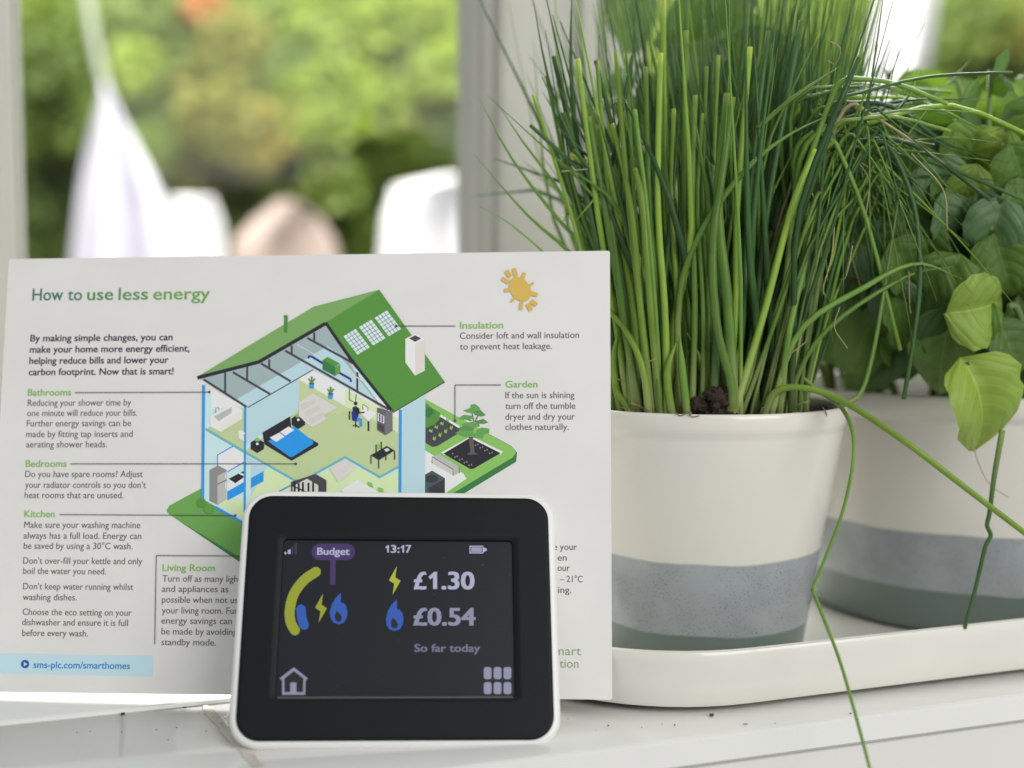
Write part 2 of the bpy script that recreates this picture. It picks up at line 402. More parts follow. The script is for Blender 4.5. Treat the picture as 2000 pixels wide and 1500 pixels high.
def blade_mat(name, base, low, rough=.36):
    m = bpy.data.materials.new(name); m.use_nodes = True; nt = m.node_tree; N = nt.nodes; L = nt.links; p = N['Principled BSDF']
    p.inputs['Roughness'].default_value = rough; p.inputs['Specular IOR Level'].default_value = .4
    uv = N.new('ShaderNodeUVMap'); sp = N.new('ShaderNodeSeparateXYZ'); L.new(uv.outputs[0], sp.inputs[0])
    r = N.new('ShaderNodeValToRGB'); e = r.color_ramp.elements; e[0].position = 0; e[0].color = (*low, 1); e[1].position = .26; e[1].color = (*base, 1)
    q = r.color_ramp.elements.new(.97); q.color = (*base, 1); q = r.color_ramp.elements.new(1.0); q.color = tuple(c * k for c, k in zip(base, (1.9, 1.4, 1.3))) + (1,)
    L.new(sp.outputs['Y'], r.inputs[0])
    tc = N.new('ShaderNodeTexCoord'); n = N.new('ShaderNodeTexNoise'); n.inputs['Scale'].default_value = 90; L.new(tc.outputs['Object'], n.inputs['Vector'])
    oi = N.new('ShaderNodeObjectInfo'); h = N.new('ShaderNodeHueSaturation'); mr = N.new('ShaderNodeMapRange'); mr.inputs[3].default_value = .55; mr.inputs[4].default_value = 1.2
    L.new(oi.outputs['Random'], mr.inputs[0])
    mm = N.new('ShaderNodeMath'); mm.operation = 'MULTIPLY_ADD'; L.new(n.outputs[0], mm.inputs[0]); mm.inputs[1].default_value = .5; L.new(mr.outputs[0], mm.inputs[2])
    L.new(mm.outputs[0], h.inputs['Value']); L.new(r.outputs[0], h.inputs['Color']); L.new(h.outputs[0], p.inputs['Base Color'])
    nb_ = N.new('ShaderNodeTexNoise'); nb_.inputs['Scale'].default_value = 1.0; mp_ = N.new('ShaderNodeMapping'); mp_.inputs['Scale'].default_value = (1400, 1400, 40); L.new(tc.outputs['Object'], mp_.inputs[0]); L.new(mp_.outputs[0], nb_.inputs['Vector'])
    bb_ = N.new('ShaderNodeBump'); bb_.inputs['Strength'].default_value = .35; bb_.inputs['Distance'].default_value = .0004; L.new(nb_.outputs[0], bb_.inputs['Height']); L.new(bb_.outputs[0], p.inputs['Normal'])
    t = N.new('ShaderNodeBsdfTranslucent'); mx = N.new('ShaderNodeMixShader'); mx.inputs[0].default_value = .34
    t.inputs[0].default_value = (base[0] * 1.6, base[1] * 1.5, base[2] * .7, 1)
    L.new(p.outputs[0], mx.inputs[1]); L.new(t.outputs[0], mx.inputs[2]); L.new(mx.outputs[0], N['Material Output'].inputs[0])
    return m


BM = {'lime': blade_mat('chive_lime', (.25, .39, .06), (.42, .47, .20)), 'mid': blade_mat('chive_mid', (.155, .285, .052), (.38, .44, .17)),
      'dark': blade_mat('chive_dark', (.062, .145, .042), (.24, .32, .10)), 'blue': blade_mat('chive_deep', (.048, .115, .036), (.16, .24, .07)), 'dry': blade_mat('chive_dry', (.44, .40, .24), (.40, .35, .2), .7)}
chives = empty('chive_plant', P1 + Vector((0, 0, SZ)), 'dense clump of green chives, some cut flat, in smaller pot', 'plant')
CH = chives.matrix_world.inverted()


FINE = {'V': [], 'F': [], 'I': [], 'U': []}
BK = list(BM)


def blade(pts, wpx, mt, tip='point', name='blade', n=9, sides=6, fine=False):
    P = []
    for p_ in pts:
        if not isinstance(p_, Vector):
            x_, y_, d_ = p_
            if y_ < 800 and x_ < 1900: d_ += .017
            if x_ < 1260 and y_ < 830: d_ = max(d_, .499 - .020 * max(0, (x_ - 1200) / 60))      # clear of the card
            p_ = at(x_, y_, d_)
        P.append(CH @ p_)
    C = catmull(P, n); r0 = wpx * .5 * .49 / FPX; R = []
    for k in range(n + 1):
        v = k / n
        if tip == 'point': q = max(.12, 1 - max(0, (v - .45) / .55) ** 1.6)
        elif tip == 'thread': q = 1
        else: q = 1 - .25 * v
        R.append(r0 * q * (1.22 - .22 * min(1, v * 5) if tip != 'thread' else 1))
    V, Fc = tube(C, R, sides, .72)
    if fine:
        i = len(FINE['V']); FINE['V'] += V; FINE['F'] += [tuple(i + q for q in f_) for f_ in Fc]; FINE['I'] += [BK.index(mt)] * len(Fc); FINE['U'] += [(k // sides) / n for k in range(len(V))]
        return
    o = obj(name, V, Fc, BM[mt], chives, 'full')
    uv = o.data.uv_layers.new(name='UVMap')
    for lp in o.data.loops: uv.data[lp.index].uv = (0, (lp.vertex_index // sides) / n)
    return o


rc = random.Random(21)


def basepos(bx, dd): return (bx, 750 - (P1.z + SZ - CAM_H + 0) * 0 + 0, dd)


def soil_at(px, d):
    """point on the soil under image column px at depth d"""
    d += .018; x = (px - 1000) / FPX * d
    z = P1.z + SZ - .001
    y = (d - (CAM_H - z) * sin(PITCH)) / cos(PITCH)
    c = Vector((x - P1.x, y - P1.y))
    if c.length > .0485: c *= .0485 / c.length
    return Vector((P1.x + c.x, P1.y + c.y, z))


# body of the clump, back to front
NB = 172
for k in range(NB):
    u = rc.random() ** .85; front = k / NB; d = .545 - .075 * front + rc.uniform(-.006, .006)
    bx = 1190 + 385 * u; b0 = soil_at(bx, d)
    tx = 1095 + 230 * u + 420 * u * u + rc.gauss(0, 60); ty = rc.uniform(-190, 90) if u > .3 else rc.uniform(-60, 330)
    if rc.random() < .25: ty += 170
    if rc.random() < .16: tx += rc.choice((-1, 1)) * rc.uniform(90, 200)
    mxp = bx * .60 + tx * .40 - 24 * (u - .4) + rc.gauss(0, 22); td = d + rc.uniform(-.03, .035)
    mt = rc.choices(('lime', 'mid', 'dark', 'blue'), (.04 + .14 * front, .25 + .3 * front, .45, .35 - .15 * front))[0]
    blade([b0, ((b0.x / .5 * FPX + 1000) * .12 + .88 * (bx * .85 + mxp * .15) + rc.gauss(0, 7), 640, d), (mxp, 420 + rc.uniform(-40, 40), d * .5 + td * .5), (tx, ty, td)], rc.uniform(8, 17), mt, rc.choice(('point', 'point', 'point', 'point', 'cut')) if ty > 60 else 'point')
for k in range(240):                                 # the finest blades filling the clump
    u = rc.random() ** .9; d = .55 - .07 * rc.random(); bx = 1180 + 390 * u; b0 = soil_at(bx, d)
    tx = 1090 + 240 * u + 410 * u * u + rc.gauss(0, 70); ty = rc.uniform(-150, 330); td = d + rc.uniform(-.02, .03)
    blade([b0, (bx * .8 + tx * .2 + rc.gauss(0, 12), 620, d), (bx * .55 + tx * .45 + rc.gauss(0, 24), 400, (d + td) / 2), (tx, ty, td)], rc.uniform(4.5, 10), rc.choice(('mid', 'dark', 'mid', 'lime', 'blue')), 'point', n=8, sides=4, fine=True)
for k in range(90):                                  # fine tips leaning right at the top
    u = rc.uniform(.45, 1); d = .54 - .06 * rc.random(); bx = 1180 + 390 * u; b0 = soil_at(bx, d); tx = 1330 + 390 * u + rc.gauss(0, 50); td = d + rc.uniform(-.02, .02)
    blade([b0, (bx * .78 + tx * .22 + rc.gauss(0, 12), 600, d), (bx * .5 + tx * .5 + rc.gauss(0, 20), 330, (d + td) / 2), (tx, rc.uniform(-160, 120), td)], rc.uniform(5, 10), rc.choice(('mid', 'dark', 'dark', 'blue', 'mid')), 'point', n=8, sides=4, fine=True)
for k in range(70):                                  # fine bent blades hanging on the right
    d = rc.uniform(.472, .51); bx = rc.uniform(1440, 1565); kx, ky = rc.uniform(1590, 1730), rc.uniform(200, 330); a_ = radians(rc.choice((rc.uniform(25, 60), rc.uniform(60, 100)))); ln = rc.uniform(140, 400)
    blade([soil_at(bx, d), (bx + (kx - bx) * .36, 520, d), (kx - 36, ky + 60, d), (kx, ky, d - .002), (kx + cos(a_) * 30 + 8, ky + sin(a_) * 30, d - .003), (kx + cos(a_) * ln * .6, ky + sin(a_) * ln * .6, d - .003), (kx + cos(a_) * ln * .92, ky + sin(a_) * ln, d - .003)], rc.uniform(3.5, 8), rc.choice(('mid', 'dark', 'dark', 'blue', 'mid', 'dark', 'mid', 'lime', 'dry')), 'point', n=16, sides=4, fine=True)
fo = obj('fine_blades', FINE['V'], FINE['F'], [BM[k] for k in BK], chives, 'full', FINE['I']); fo['kind'] = 'stuff'
uv = fo.data.uv_layers.new(name='UVMap')
for lp in fo.data.loops: uv.data[lp.index].uv = (0, FINE['U'][lp.vertex_index])
# cut blades standing at front left: (tip x, tip y, mid x, base x, width, colour)
for tx, ty, mx_, bx, wd, mt, d in ((1128, 115, 1165, 1222, 13, 'lime', .476), (1166, 118, 1190, 1235, 11, 'mid', .474), (1203, 103, 1228, 1262, 12, 'lime', .470), (1224, 105, 1240, 1280, 9, 'mid', .482), (1290, 104, 1285, 1300, 14, 'lime', .468),
                                 (1261, 131, 1268, 1290, 12, 'mid', .476), (1465, 92, 1440, 1420, 13, 'lime', .474), (1422, 183, 1402, 1432, 21, 'mid', .4655), (1403, 108, 1392, 1395, 10, 'mid', .48), (1358, 186, 1352, 1350, 12, 'mid', .470), (1316, 213, 1312, 1322, 11, 'lime', .472),
                                 (1149, 229, 1180, 1240, 15, 'mid', .472), (1196, 242, 1232, 1262, 12, 'lime', .466), (1240, 214, 1262, 1285, 11, 'mid', .468), (1372, 222, 1362, 1372, 10, 'mid', .471), (1041, 185, 1110, 1205, 9, 'lime', .486), (1067, 148, 1120, 1210, 9, 'mid', .49), (1100, 220, 1150, 1215, 14, 'dark', .484),
                                 (1380, 130, 1372, 1380, 10, 'mid', .478), (1565, 40, 1500, 1440, 14, 'dark', .478), (1340, 60, 1335, 1340, 12, 'mid', .482), (1295, 0, 1300, 1312, 14, 'lime', .485), (1500, 60, 1462, 1430, 12, 'dark', .476), (1240, 330, 1255, 1275, 13, 'lime', .464), (1592, 292, 1548, 1425, 14, 'lime', .4665), (1606, 375, 1588, 1440, 9, 'mid', .469)):
    b0 = soil_at(bx, d); blade([b0, ((mx_ + bx) / 2 + 6, 610, d), (mx_, 400, d), (tx, ty, d + .002)], wd * 1.1, mt, 'cut', n=11)
# fine blades splaying out to the left
for P, wd, mt in (([(1205, 560), (1100, 440), (1000, 310), (935, 190)], 8, 'mid'), ([(1210, 600), (1110, 400), (1020, 275), (965, 190)], 7, 'mid'), ([(1215, 620), (1120, 500), (1030, 420), (925, 300)], 9, 'mid'), ([(1200, 500), (1120, 300), (1070, 150), (1038, -20)], 9, 'dark'), ([(1195, 480), (1130, 290), (1115, 120), (1118, -40)], 12, 'dark'),
                  ([(1215, 560), (1130, 420), (1080, 300), (1050, 235)], 7, 'blue'), ([(1220, 560), (1150, 350), (1100, 250), (1060, 180)], 8, 'dark'), ([(1225, 600), (1160, 420), (1140, 330), (1120, 240)], 11, 'blue'), ([(1220, 600), (1150, 470), (1120, 360), (1095, 210)], 9, 'blue'), ([(1200, 640), (1100, 530), (1000, 440), (930, 400)], 5, 'mid')):
    d = .49; b0 = soil_at(1215 + rc.uniform(-12, 25), d); blade([b0] + [(x, y, d) for x, y in P], wd, mt, 'point', n=12)
# blades that bend over in a bunch and fall out to the right over the larger pot
for k in range(52):
    d = rc.uniform(.468, .53); bx = rc.uniform(1430, 1570); kx, ky = 1625 + rc.gauss(0, 34), 245 + rc.gauss(0, 42)
    f = rc.random()
    if f < .48: an = rc.uniform(-14, 12); ln = rc.uniform(200, 460)         # nearly level
    elif f < .74: an = rc.uniform(20, 55); ln = rc.uniform(160, 380)
    else: an = rc.uniform(68, 98); ln = rc.uniform(130, 420)              # hanging straight down
    a_ = radians(an); sag = ln * .13 * rc.uniform(.2, 1.6); kd = d - .003
    m1 = (kx + cos(a_) * ln * .5, ky + sin(a_) * ln * .5 - sag * .3, kd + .004); e = (kx + cos(a_) * ln, ky + sin(a_) * ln + sag, kd + .010)
    blade([soil_at(bx, d + .006), (bx + (kx - bx) * .34, 520, d + .004), (kx - 34 - rc.uniform(0, 14), ky + 62, d), (kx - 4, ky + 5, kd), (kx + cos(a_) * 26 + 4, ky + sin(a_) * 26 - 3, kd), m1, e], rc.uniform(6.5, 14), rc.choice(('dark', 'dark', 'mid', 'mid', 'blue', 'lime')), rc.choice(('cut', 'point', 'point')), n=18)
# long stray blades
S = lambda L, wd, mt, tip='point', n=22, **k: blade(L, wd, mt, tip, n=n, **k)
S([soil_at(1500, .485), (1545, 735, .482), (1600, 765, .474), (1645, 798, .462), (1668, 868, .457), (1650, 985, .456), (1612, 1090, .456), (1588, 1147, .456), (1590, 1158, .455), (1604, 1195, .453), (1640, 1290, .444), (1672, 1400, .432), (1704, 1520, .424)], 11, 'mid', 'cut', 60)
S([soil_at(1488, .472), (1510, 770, .468), (1560, 757, .464), (1640, 780, .459), (1770, 865, .458), (1895, 960, .457), (2040, 1070, .456)], 15, 'lime', 'cut', 24)
S([(1640, 792, .4615), (1680, 770, .466), (1705, 690, .47), (1728, 560, .474), (1750, 420, .478), (1765, 330, .48)], 11, 'mid', 'point', 18)
S([(1958, 840, .50), (1942, 930, .50), (1933, 1000, .50), (1928, 1026, .50), (1935, 1046, .50), (1924, 1070, .50), (1905, 1150, .50), (1884, 1228, .50)], 10, 'dark', 'cut', 40)
S([soil_at(1260, .47), (1255, 720, .462), (1225, 650, .456), (1190, 610, .454), (1150, 590, .4965)], 13, 'lime', 'cut', 14)
S([soil_at(1420, .468), (1430, 760, .463), (1400, 640, .461), (1392, 480, .461), (1412, 330, .462), (1430, 190, .463)], 19, 'mid', 'cut', 16)
S([soil_at(1500, .47), (1560, 650, .466), (1690, 560, .468), (1790, 515, .472), (1880, 545, .478)], 12, 'mid', 'point', 18)
S([soil_at(1520, .475), (1600, 660, .47), (1760, 545, .474), (1860, 520, .48)], 10, 'mid', 'point', 16)
S([soil_at(1545, .48), (1625, 430, .475), (1690, 300, .475), (1735, 285, .474), (1785, 400, .474), (1797, 540, .474), (1785, 660, .474), (1765, 780, .474)], 13, 'dark', 'cut', 30)
S([(1480, 250, .47), (1550, 190, .466), (1640, 130, .468)], 9, 'mid', 'point', 10)
S([soil_at(1330, .472), (1325, 600, .47), (1360, 470, .468), (1440, 350, .466), (1530, 270, .466), (1640, 215, .47)], 13, 'mid', 'point', 18)
# dry threads
for L in ([(1620, 80), (1637, 95), (1632, 125), (1618, 118)], [(1670, 272), (1740, 268), (1825, 282)], [(1630, 430), (1625, 500), (1610, 560), (1612, 580)], [(1780, 300), (1840, 370), (1850, 450)], [(1665, 480), (1650, 540), (1640, 545)], [(1775, 530), (1773, 600), (1780, 612)],
          [(1140, 310), (1165, 320), (1172, 380)], [(1590, 390), (1572, 330), (1600, 270)], [(1545, 690), (1570, 670), (1575, 660)], [(1205, 740), (1250, 755), (1300, 745)], [(1280, 700), (1250, 720), (1262, 770)], [(1096, 335), (1150, 330)], [(1640, 600), (1630, 640), (1655, 680)], [(1690, 430), (1700, 350), (1660, 300)],
          [(1900, 860), (1905, 900), (1935, 945), (1970, 972)]):
    dd = rc.uniform(.462, .474) if L[0][0] < 1850 else .505
    blade([(x + rc.uniform(-5, 5) * (0 < k < len(L) - 1), y, dd + .004 * k) for k, (x, y) in enumerate(L)], rc.uniform(1.7, 2.8), 'dry', 'thread', 'dry_thread', n=12, sides=4)
rt = []
for k in range(46):
    bx = rc.uniform(1200, 1560); d = rc.uniform(.468, .50); b0 = soil_at(bx, d)
    e = b0 + Vector((rc.uniform(-.008, .008), rc.uniform(-.003, .003), rc.uniform(.002, .010))); m_ = b0.lerp(e, .5) + Vector((rc.uniform(-.004, .004), -.001, .002))
    rt.append((b0, m_, e))
for q in rt: blade(list(q), rc.uniform(1.5, 3.0), 'dry', 'thread', 'dry_thread', n=5, sides=3)
for k in range(26):                                  # short pale sheath stubs at the foot of the clump
    bx = rc.uniform(1198, 1560); d = rc.uniform(.466, .49); b0 = soil_at(bx, d); hh = rc.uniform(40, 150)
    blade([b0, (bx + rc.uniform(-12, 12), 790 - hh * .5, d), (bx + rc.uniform(-28, 28), 790 - hh, d)], rc.uniform(9, 17), rc.choice(('lime', 'mid', 'lime')), 'point', n=6)

# ------------------------------------------------------------------ basil


def leaf_mat(name, col, tr=.33):
    m = bpy.data.materials.new(name); m.use_nodes = True; nt = m.node_tree; N = nt.nodes; L = nt.links; p = N['Principled BSDF']
    p.inputs['Roughness'].default_value = .3; p.inputs['Specular IOR Level'].default_value = .55
    uv = N.new('ShaderNodeUVMap'); sp = N.new('ShaderNodeSeparateXYZ'); L.new(uv.outputs[0], sp.inputs[0])

    def M(op, a, b=0.0, c=None):
        q = N.new('ShaderNodeMath'); q.operation = op
        for i, v in enumerate((a, b) if c is None else (a, b, c)):
            if isinstance(v, (int, float)): q.inputs[i].default_value = v
            else: L.new(v, q.inputs[i])
        return q.outputs[0]
    au = M('ABSOLUTE', M('SUBTRACT', sp.outputs['X'], .5))                     # distance from the midrib
    mid = M('LESS_THAN', au, .014)
    ph = M('FRACT', M('MULTIPLY', M('SUBTRACT', sp.outputs['Y'], M('MULTIPLY', M('MULTIPLY_ADD', au, 1.1, .25), au)), 5.0))
    side = M('MULTIPLY', M('LESS_THAN', M('ABSOLUTE', M('SUBTRACT', ph, .5)), .045), M('LESS_THAN', au, .42))
    vein = M('MAXIMUM', mid, M('MULTIPLY', side, .45))
    n = N.new('ShaderNodeTexNoise'); n.inputs['Scale'].default_value = 130; n.inputs['Detail'].default_value = 3; tc = N.new('ShaderNodeTexCoord'); L.new(tc.outputs['Object'], n.inputs['Vector'])
    mixc = N.new('ShaderNodeMix'); mixc.data_type = 'RGBA'; L.new(vein, mixc.inputs[0]); mixc.inputs[6].default_value = (*col, 1); mixc.inputs[7].default_value = (col[0] * 1.5 + .03, col[1] * 1.3 + .03, col[2] * 1.5 + .01, 1)
    oi = N.new('ShaderNodeObjectInfo'); mr = N.new('ShaderNodeMapRange'); mr.inputs[3].default_value = .7; mr.inputs[4].default_value = 1.2; L.new(oi.outputs['Random'], mr.inputs[0])
    h = N.new('ShaderNodeHueSaturation'); L.new(M('MULTIPLY_ADD', n.outputs[0], .35, mr.outputs[0]), h.inputs['Value']); L.new(mixc.outputs[2], h.inputs['Color']); L.new(h.outputs[0], p.inputs['Base Color'])
    pil = M('MULTIPLY', M('SINE', M('MULTIPLY', ph, pi)), .6)
    b = N.new('ShaderNodeBump'); b.inputs['Strength'].default_value = .55; b.inputs['Distance'].default_value = .0011
    L.new(M('SUBTRACT', M('MULTIPLY_ADD', n.outputs[0], .35, pil), vein), b.inputs['Height']); L.new(b.outputs[0], p.inputs['Normal'])
    t = N.new('ShaderNodeBsdfTranslucent'); t.inputs[0].default_value = (col[0] * 1.9, col[1] * 1.7, col[2] * .5, 1); mx = N.new('ShaderNodeMixShader'); mx.inputs[0].default_value = tr
    L.new(p.outputs[0], mx.inputs[1]); L.new(t.outputs[0], mx.inputs[2]); L.new(mx.outputs[0], N['Material Output'].inputs[0])
    return m


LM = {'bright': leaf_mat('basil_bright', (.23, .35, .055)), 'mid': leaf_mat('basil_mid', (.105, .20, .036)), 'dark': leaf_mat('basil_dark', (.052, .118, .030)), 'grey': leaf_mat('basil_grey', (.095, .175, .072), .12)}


def leaf_mesh(seed, width=.62, cup=.16, droop=.25, torn=False):
    r = random.Random(seed); nu, nv = 10, 14; Vs = []; Fs = []; UV = []
    for j in range(nv + 1):
        v = j / nv; wd = width * .5 * (v ** .45 * (1 - v) ** .72 / .457) if 0 < v < 1 else 0.001
        wd *= 1 + .035 * sin(v * 31 + seed)
        for i in range(nu + 1):
            u = i / nu * 2 - 1; x = u * wd; vv = v
            if torn and v > .8: vv = .8 + (v - .8) * (.35 + .5 * abs(sin(i * 1.9)))
            z = cup * 1.7 * abs(u) * wd - cup * 1.1 * u * u * wd - droop * (v - .25) ** 2 * 1.6 + .03 * sin(11 * v + 2 * seed) * u * abs(u) + .02 * sin(7 * v + seed) * u + .018 * sin(v * 20 + abs(u) * 3) * abs(u)
            Vs.append((x, vv, z)); UV.append((u * .5 + .5, v))
    for j in range(nv):
        for i in range(nu): q = j * (nu + 1) + i; Fs.append((q, q + 1, q + nu + 2, q + nu + 1))
    me = bpy.data.meshes.new('leaf'); me.from_pydata(Vs, [], Fs); me.polygons.foreach_set('use_smooth', [True] * len(Fs))
    l = me.uv_layers.new(name='UVMap')
    for lp in me.loops: l.data[lp.index].uv = UV[lp.vertex_index]
    return me


LSH = {}
for c in LM:
    for s in range(5):
        me = leaf_mesh(s * 3 + 1, .66 + .06 * s, .30 + .16 * (s % 3), .22 + .16 * (s % 3)); me.materials.append(LM[c]); LSH[c, s] = me
torn_me = leaf_mesh(5, 1.0, .5, .42, True); torn_me.materials.append(LM['bright'])
basil = empty('basil_plant', P2 + Vector((0, 0, SZ)), 'leafy basil spilling over the larger pot at right', 'plant')
BI = basil.matrix_world.inverted()
rb = random.Random(5)


def leaf(px, py, L, ang, d, c='mid', tilt=0., roll=0., shape=None, me=None):
    """leaf whose middle sits at px, py; ang = direction of its tip in the picture (0 right, 90 up); tilt leans the tip away"""
    a_ = radians(ang); ax = (RT * cos(a_) + UP * sin(a_)) * cos(radians(tilt)) + FW * sin(radians(tilt)); ax.normalize()
    n = (-FW - ax * (-FW).dot(ax)).normalized(); s = ax.cross(n)
    n2 = n * cos(radians(roll)) + s * sin(radians(roll)); s2 = ax.cross(n2)
    size = L * d / FPX; o = at(px, py, d) - ax * size * .5
    m = BI @ frame(o, s2 * size, ax * size, n2 * size)
    ob = bpy.data.objects.new('leaf', me or LSH[c, shape if shape is not None else rb.randrange(5)]); COL.objects.link(ob); ob.parent = basil; ob.matrix_basis = m
    return ob


# the leaves one can tell apart
leaf(1918, 603, 150, 8, .500, 'bright', 6, 16, me=torn_me)
hang_me = leaf_mesh(11, .86, .62, .55); hang_me.materials.append(LM['bright'])
leaf(1922, 790, 205, -66, .498, 'bright', 4, -14, me=hang_me)
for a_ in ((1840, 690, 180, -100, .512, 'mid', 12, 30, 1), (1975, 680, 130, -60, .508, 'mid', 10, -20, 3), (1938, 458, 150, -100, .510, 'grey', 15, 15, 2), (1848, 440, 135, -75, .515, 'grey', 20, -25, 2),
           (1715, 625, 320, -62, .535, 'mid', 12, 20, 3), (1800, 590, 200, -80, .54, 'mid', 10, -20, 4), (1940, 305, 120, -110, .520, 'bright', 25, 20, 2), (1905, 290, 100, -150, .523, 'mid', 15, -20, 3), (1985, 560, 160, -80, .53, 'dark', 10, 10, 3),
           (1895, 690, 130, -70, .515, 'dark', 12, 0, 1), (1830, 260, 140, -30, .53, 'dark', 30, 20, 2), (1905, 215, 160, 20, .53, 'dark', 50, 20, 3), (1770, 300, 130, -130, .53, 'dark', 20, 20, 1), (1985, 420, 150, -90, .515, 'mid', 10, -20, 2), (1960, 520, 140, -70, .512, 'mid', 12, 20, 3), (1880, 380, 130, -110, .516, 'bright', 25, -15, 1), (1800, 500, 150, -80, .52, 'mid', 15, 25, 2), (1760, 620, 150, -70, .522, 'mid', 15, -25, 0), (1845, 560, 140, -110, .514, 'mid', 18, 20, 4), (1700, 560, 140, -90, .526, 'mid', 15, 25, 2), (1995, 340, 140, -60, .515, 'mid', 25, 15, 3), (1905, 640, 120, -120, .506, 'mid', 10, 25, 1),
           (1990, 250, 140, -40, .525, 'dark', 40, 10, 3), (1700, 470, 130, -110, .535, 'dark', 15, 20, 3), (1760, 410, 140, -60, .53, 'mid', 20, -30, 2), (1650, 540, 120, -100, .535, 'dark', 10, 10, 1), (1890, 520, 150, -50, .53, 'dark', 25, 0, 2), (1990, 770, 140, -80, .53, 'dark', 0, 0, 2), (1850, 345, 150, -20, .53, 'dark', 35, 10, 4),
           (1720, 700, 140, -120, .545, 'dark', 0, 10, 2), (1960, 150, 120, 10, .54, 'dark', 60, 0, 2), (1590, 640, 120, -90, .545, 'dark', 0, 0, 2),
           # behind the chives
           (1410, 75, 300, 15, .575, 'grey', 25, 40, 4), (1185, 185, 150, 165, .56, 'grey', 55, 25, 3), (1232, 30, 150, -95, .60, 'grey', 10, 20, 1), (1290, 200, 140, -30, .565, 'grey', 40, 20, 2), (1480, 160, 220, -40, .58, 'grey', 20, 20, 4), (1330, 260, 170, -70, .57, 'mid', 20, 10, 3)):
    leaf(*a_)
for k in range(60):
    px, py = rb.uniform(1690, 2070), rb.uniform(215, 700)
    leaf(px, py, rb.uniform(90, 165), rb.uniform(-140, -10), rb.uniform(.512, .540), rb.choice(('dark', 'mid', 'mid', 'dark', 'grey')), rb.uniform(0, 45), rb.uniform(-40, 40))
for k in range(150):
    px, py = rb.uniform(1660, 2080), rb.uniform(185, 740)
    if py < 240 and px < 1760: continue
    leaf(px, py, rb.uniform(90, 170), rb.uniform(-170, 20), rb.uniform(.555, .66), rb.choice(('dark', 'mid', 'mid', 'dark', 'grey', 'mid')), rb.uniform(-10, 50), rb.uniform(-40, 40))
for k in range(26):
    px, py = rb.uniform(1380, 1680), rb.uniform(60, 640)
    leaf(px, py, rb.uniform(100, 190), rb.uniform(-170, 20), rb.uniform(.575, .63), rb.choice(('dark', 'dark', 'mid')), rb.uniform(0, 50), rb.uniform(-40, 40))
M_STEM = mat('basil_stem', (.16, .24, .06), rough=.5, rand=.25)
for k in range(26):
    a_ = rb.uniform(0, 2 * pi); q = rb.uniform(.01, .075); b0 = Vector((q * cos(a_), q * sin(a_), -.004))
    e = Vector((b0.x * 1.5 + rb.uniform(-.03, .02), b0.y * 1.2 + rb.uniform(-.02, .02), rb.uniform(.07, .15)))
    C = catmull([b0, b0.lerp(e, .5) + Vector((rb.uniform(-.008, .008), 0, .006)), e], 6); V, Fc = tube(C, [.0019, .0018, .0017, .0016, .0014, .0012, .001], 6); obj('stem', V, Fc, M_STEM, basil, 'full')
for e, w0 in ((at(1410, 100, .58), .0018), (at(1240, 120, .60), .0014), (at(1480, 170, .585), .0018)):
    e = BI @ e; b0 = Vector((-.07, .0, -.004)); C = catmull([b0, b0.lerp(e, .5) + Vector((.01, .01, .02)), e], 8); V, Fc = tube(C, [w0] * 9, 6); obj('stem', V, Fc, M_STEM, basil, 'full')
for L, w0 in (([(2000, 640, .51), (1985, 600, .505), (1970, 598, .502)], .0013), ([(1930, 700, .52), (1900, 700, .50), (1890, 712, .498)], .0012), ([(1940, 390, .53), (1935, 420, .512), (1936, 450, .51)], .001), ([(1980, 430, .53), (2010, 470, .52), (2040, 520, .52)], .002)):
    C = [BI @ v for v in catmull([at(*p) for p in L], 6)]; V, Fc = tube(C, [w0] * 7, 6); obj('stem', V, Fc, M_STEM, basil, 'full')

# ------------------------------------------------------------------ information card


def rect_frame(pos, yaw, lean, roll):
    x = Vector((cos(yaw), sin(yaw), 0)); n = Vector((-sin(yaw), cos(yaw), 0)); u = ZZ * cos(lean) + n * sin(lean)
    X = x * cos(roll) + u * sin(roll); Y = u * cos(roll) - x * sin(roll); return frame(pos, X, Y, X.cross(Y))


CARD = rect_frame(Vector((-.07808988, .46400887, .005)), -.08201214, .20444857, .01187251); CI = CARD.inverted()
CW, CHH = .22678954, .16012304
card = empty('information_card', CARD, 'white printed card with green house drawing leaning behind the display', 'card')
M_CARD = mat('coated_card', (.80, .795, .775), rough=.36, spec=.42, noise=.05, nscale=34, bump=.03, bscale=30)
pts = rrect(-CW / 2, 0, CW / 2, CHH, .0009, 3)
V, Fc = loft([[(x * .9995, y, -.0006) for x, y in pts], [(x, y, -.0005) for x, y in pts], [(x, y, -.0001) for x, y in pts], [(x * .9995, y, 0) for x, y in pts]])
obj('card_sheet', V, Fc, M_CARD, card)


def plane_pt(MI, px, py, zl=0.0):
    c = MI @ CAM; r = MI.to_3x3() @ ray(px, py); t = (zl - c.z) / r.z; q = c + r * t; return (q.x, q.y)


LAY = [0]
DZ = 1.6e-6


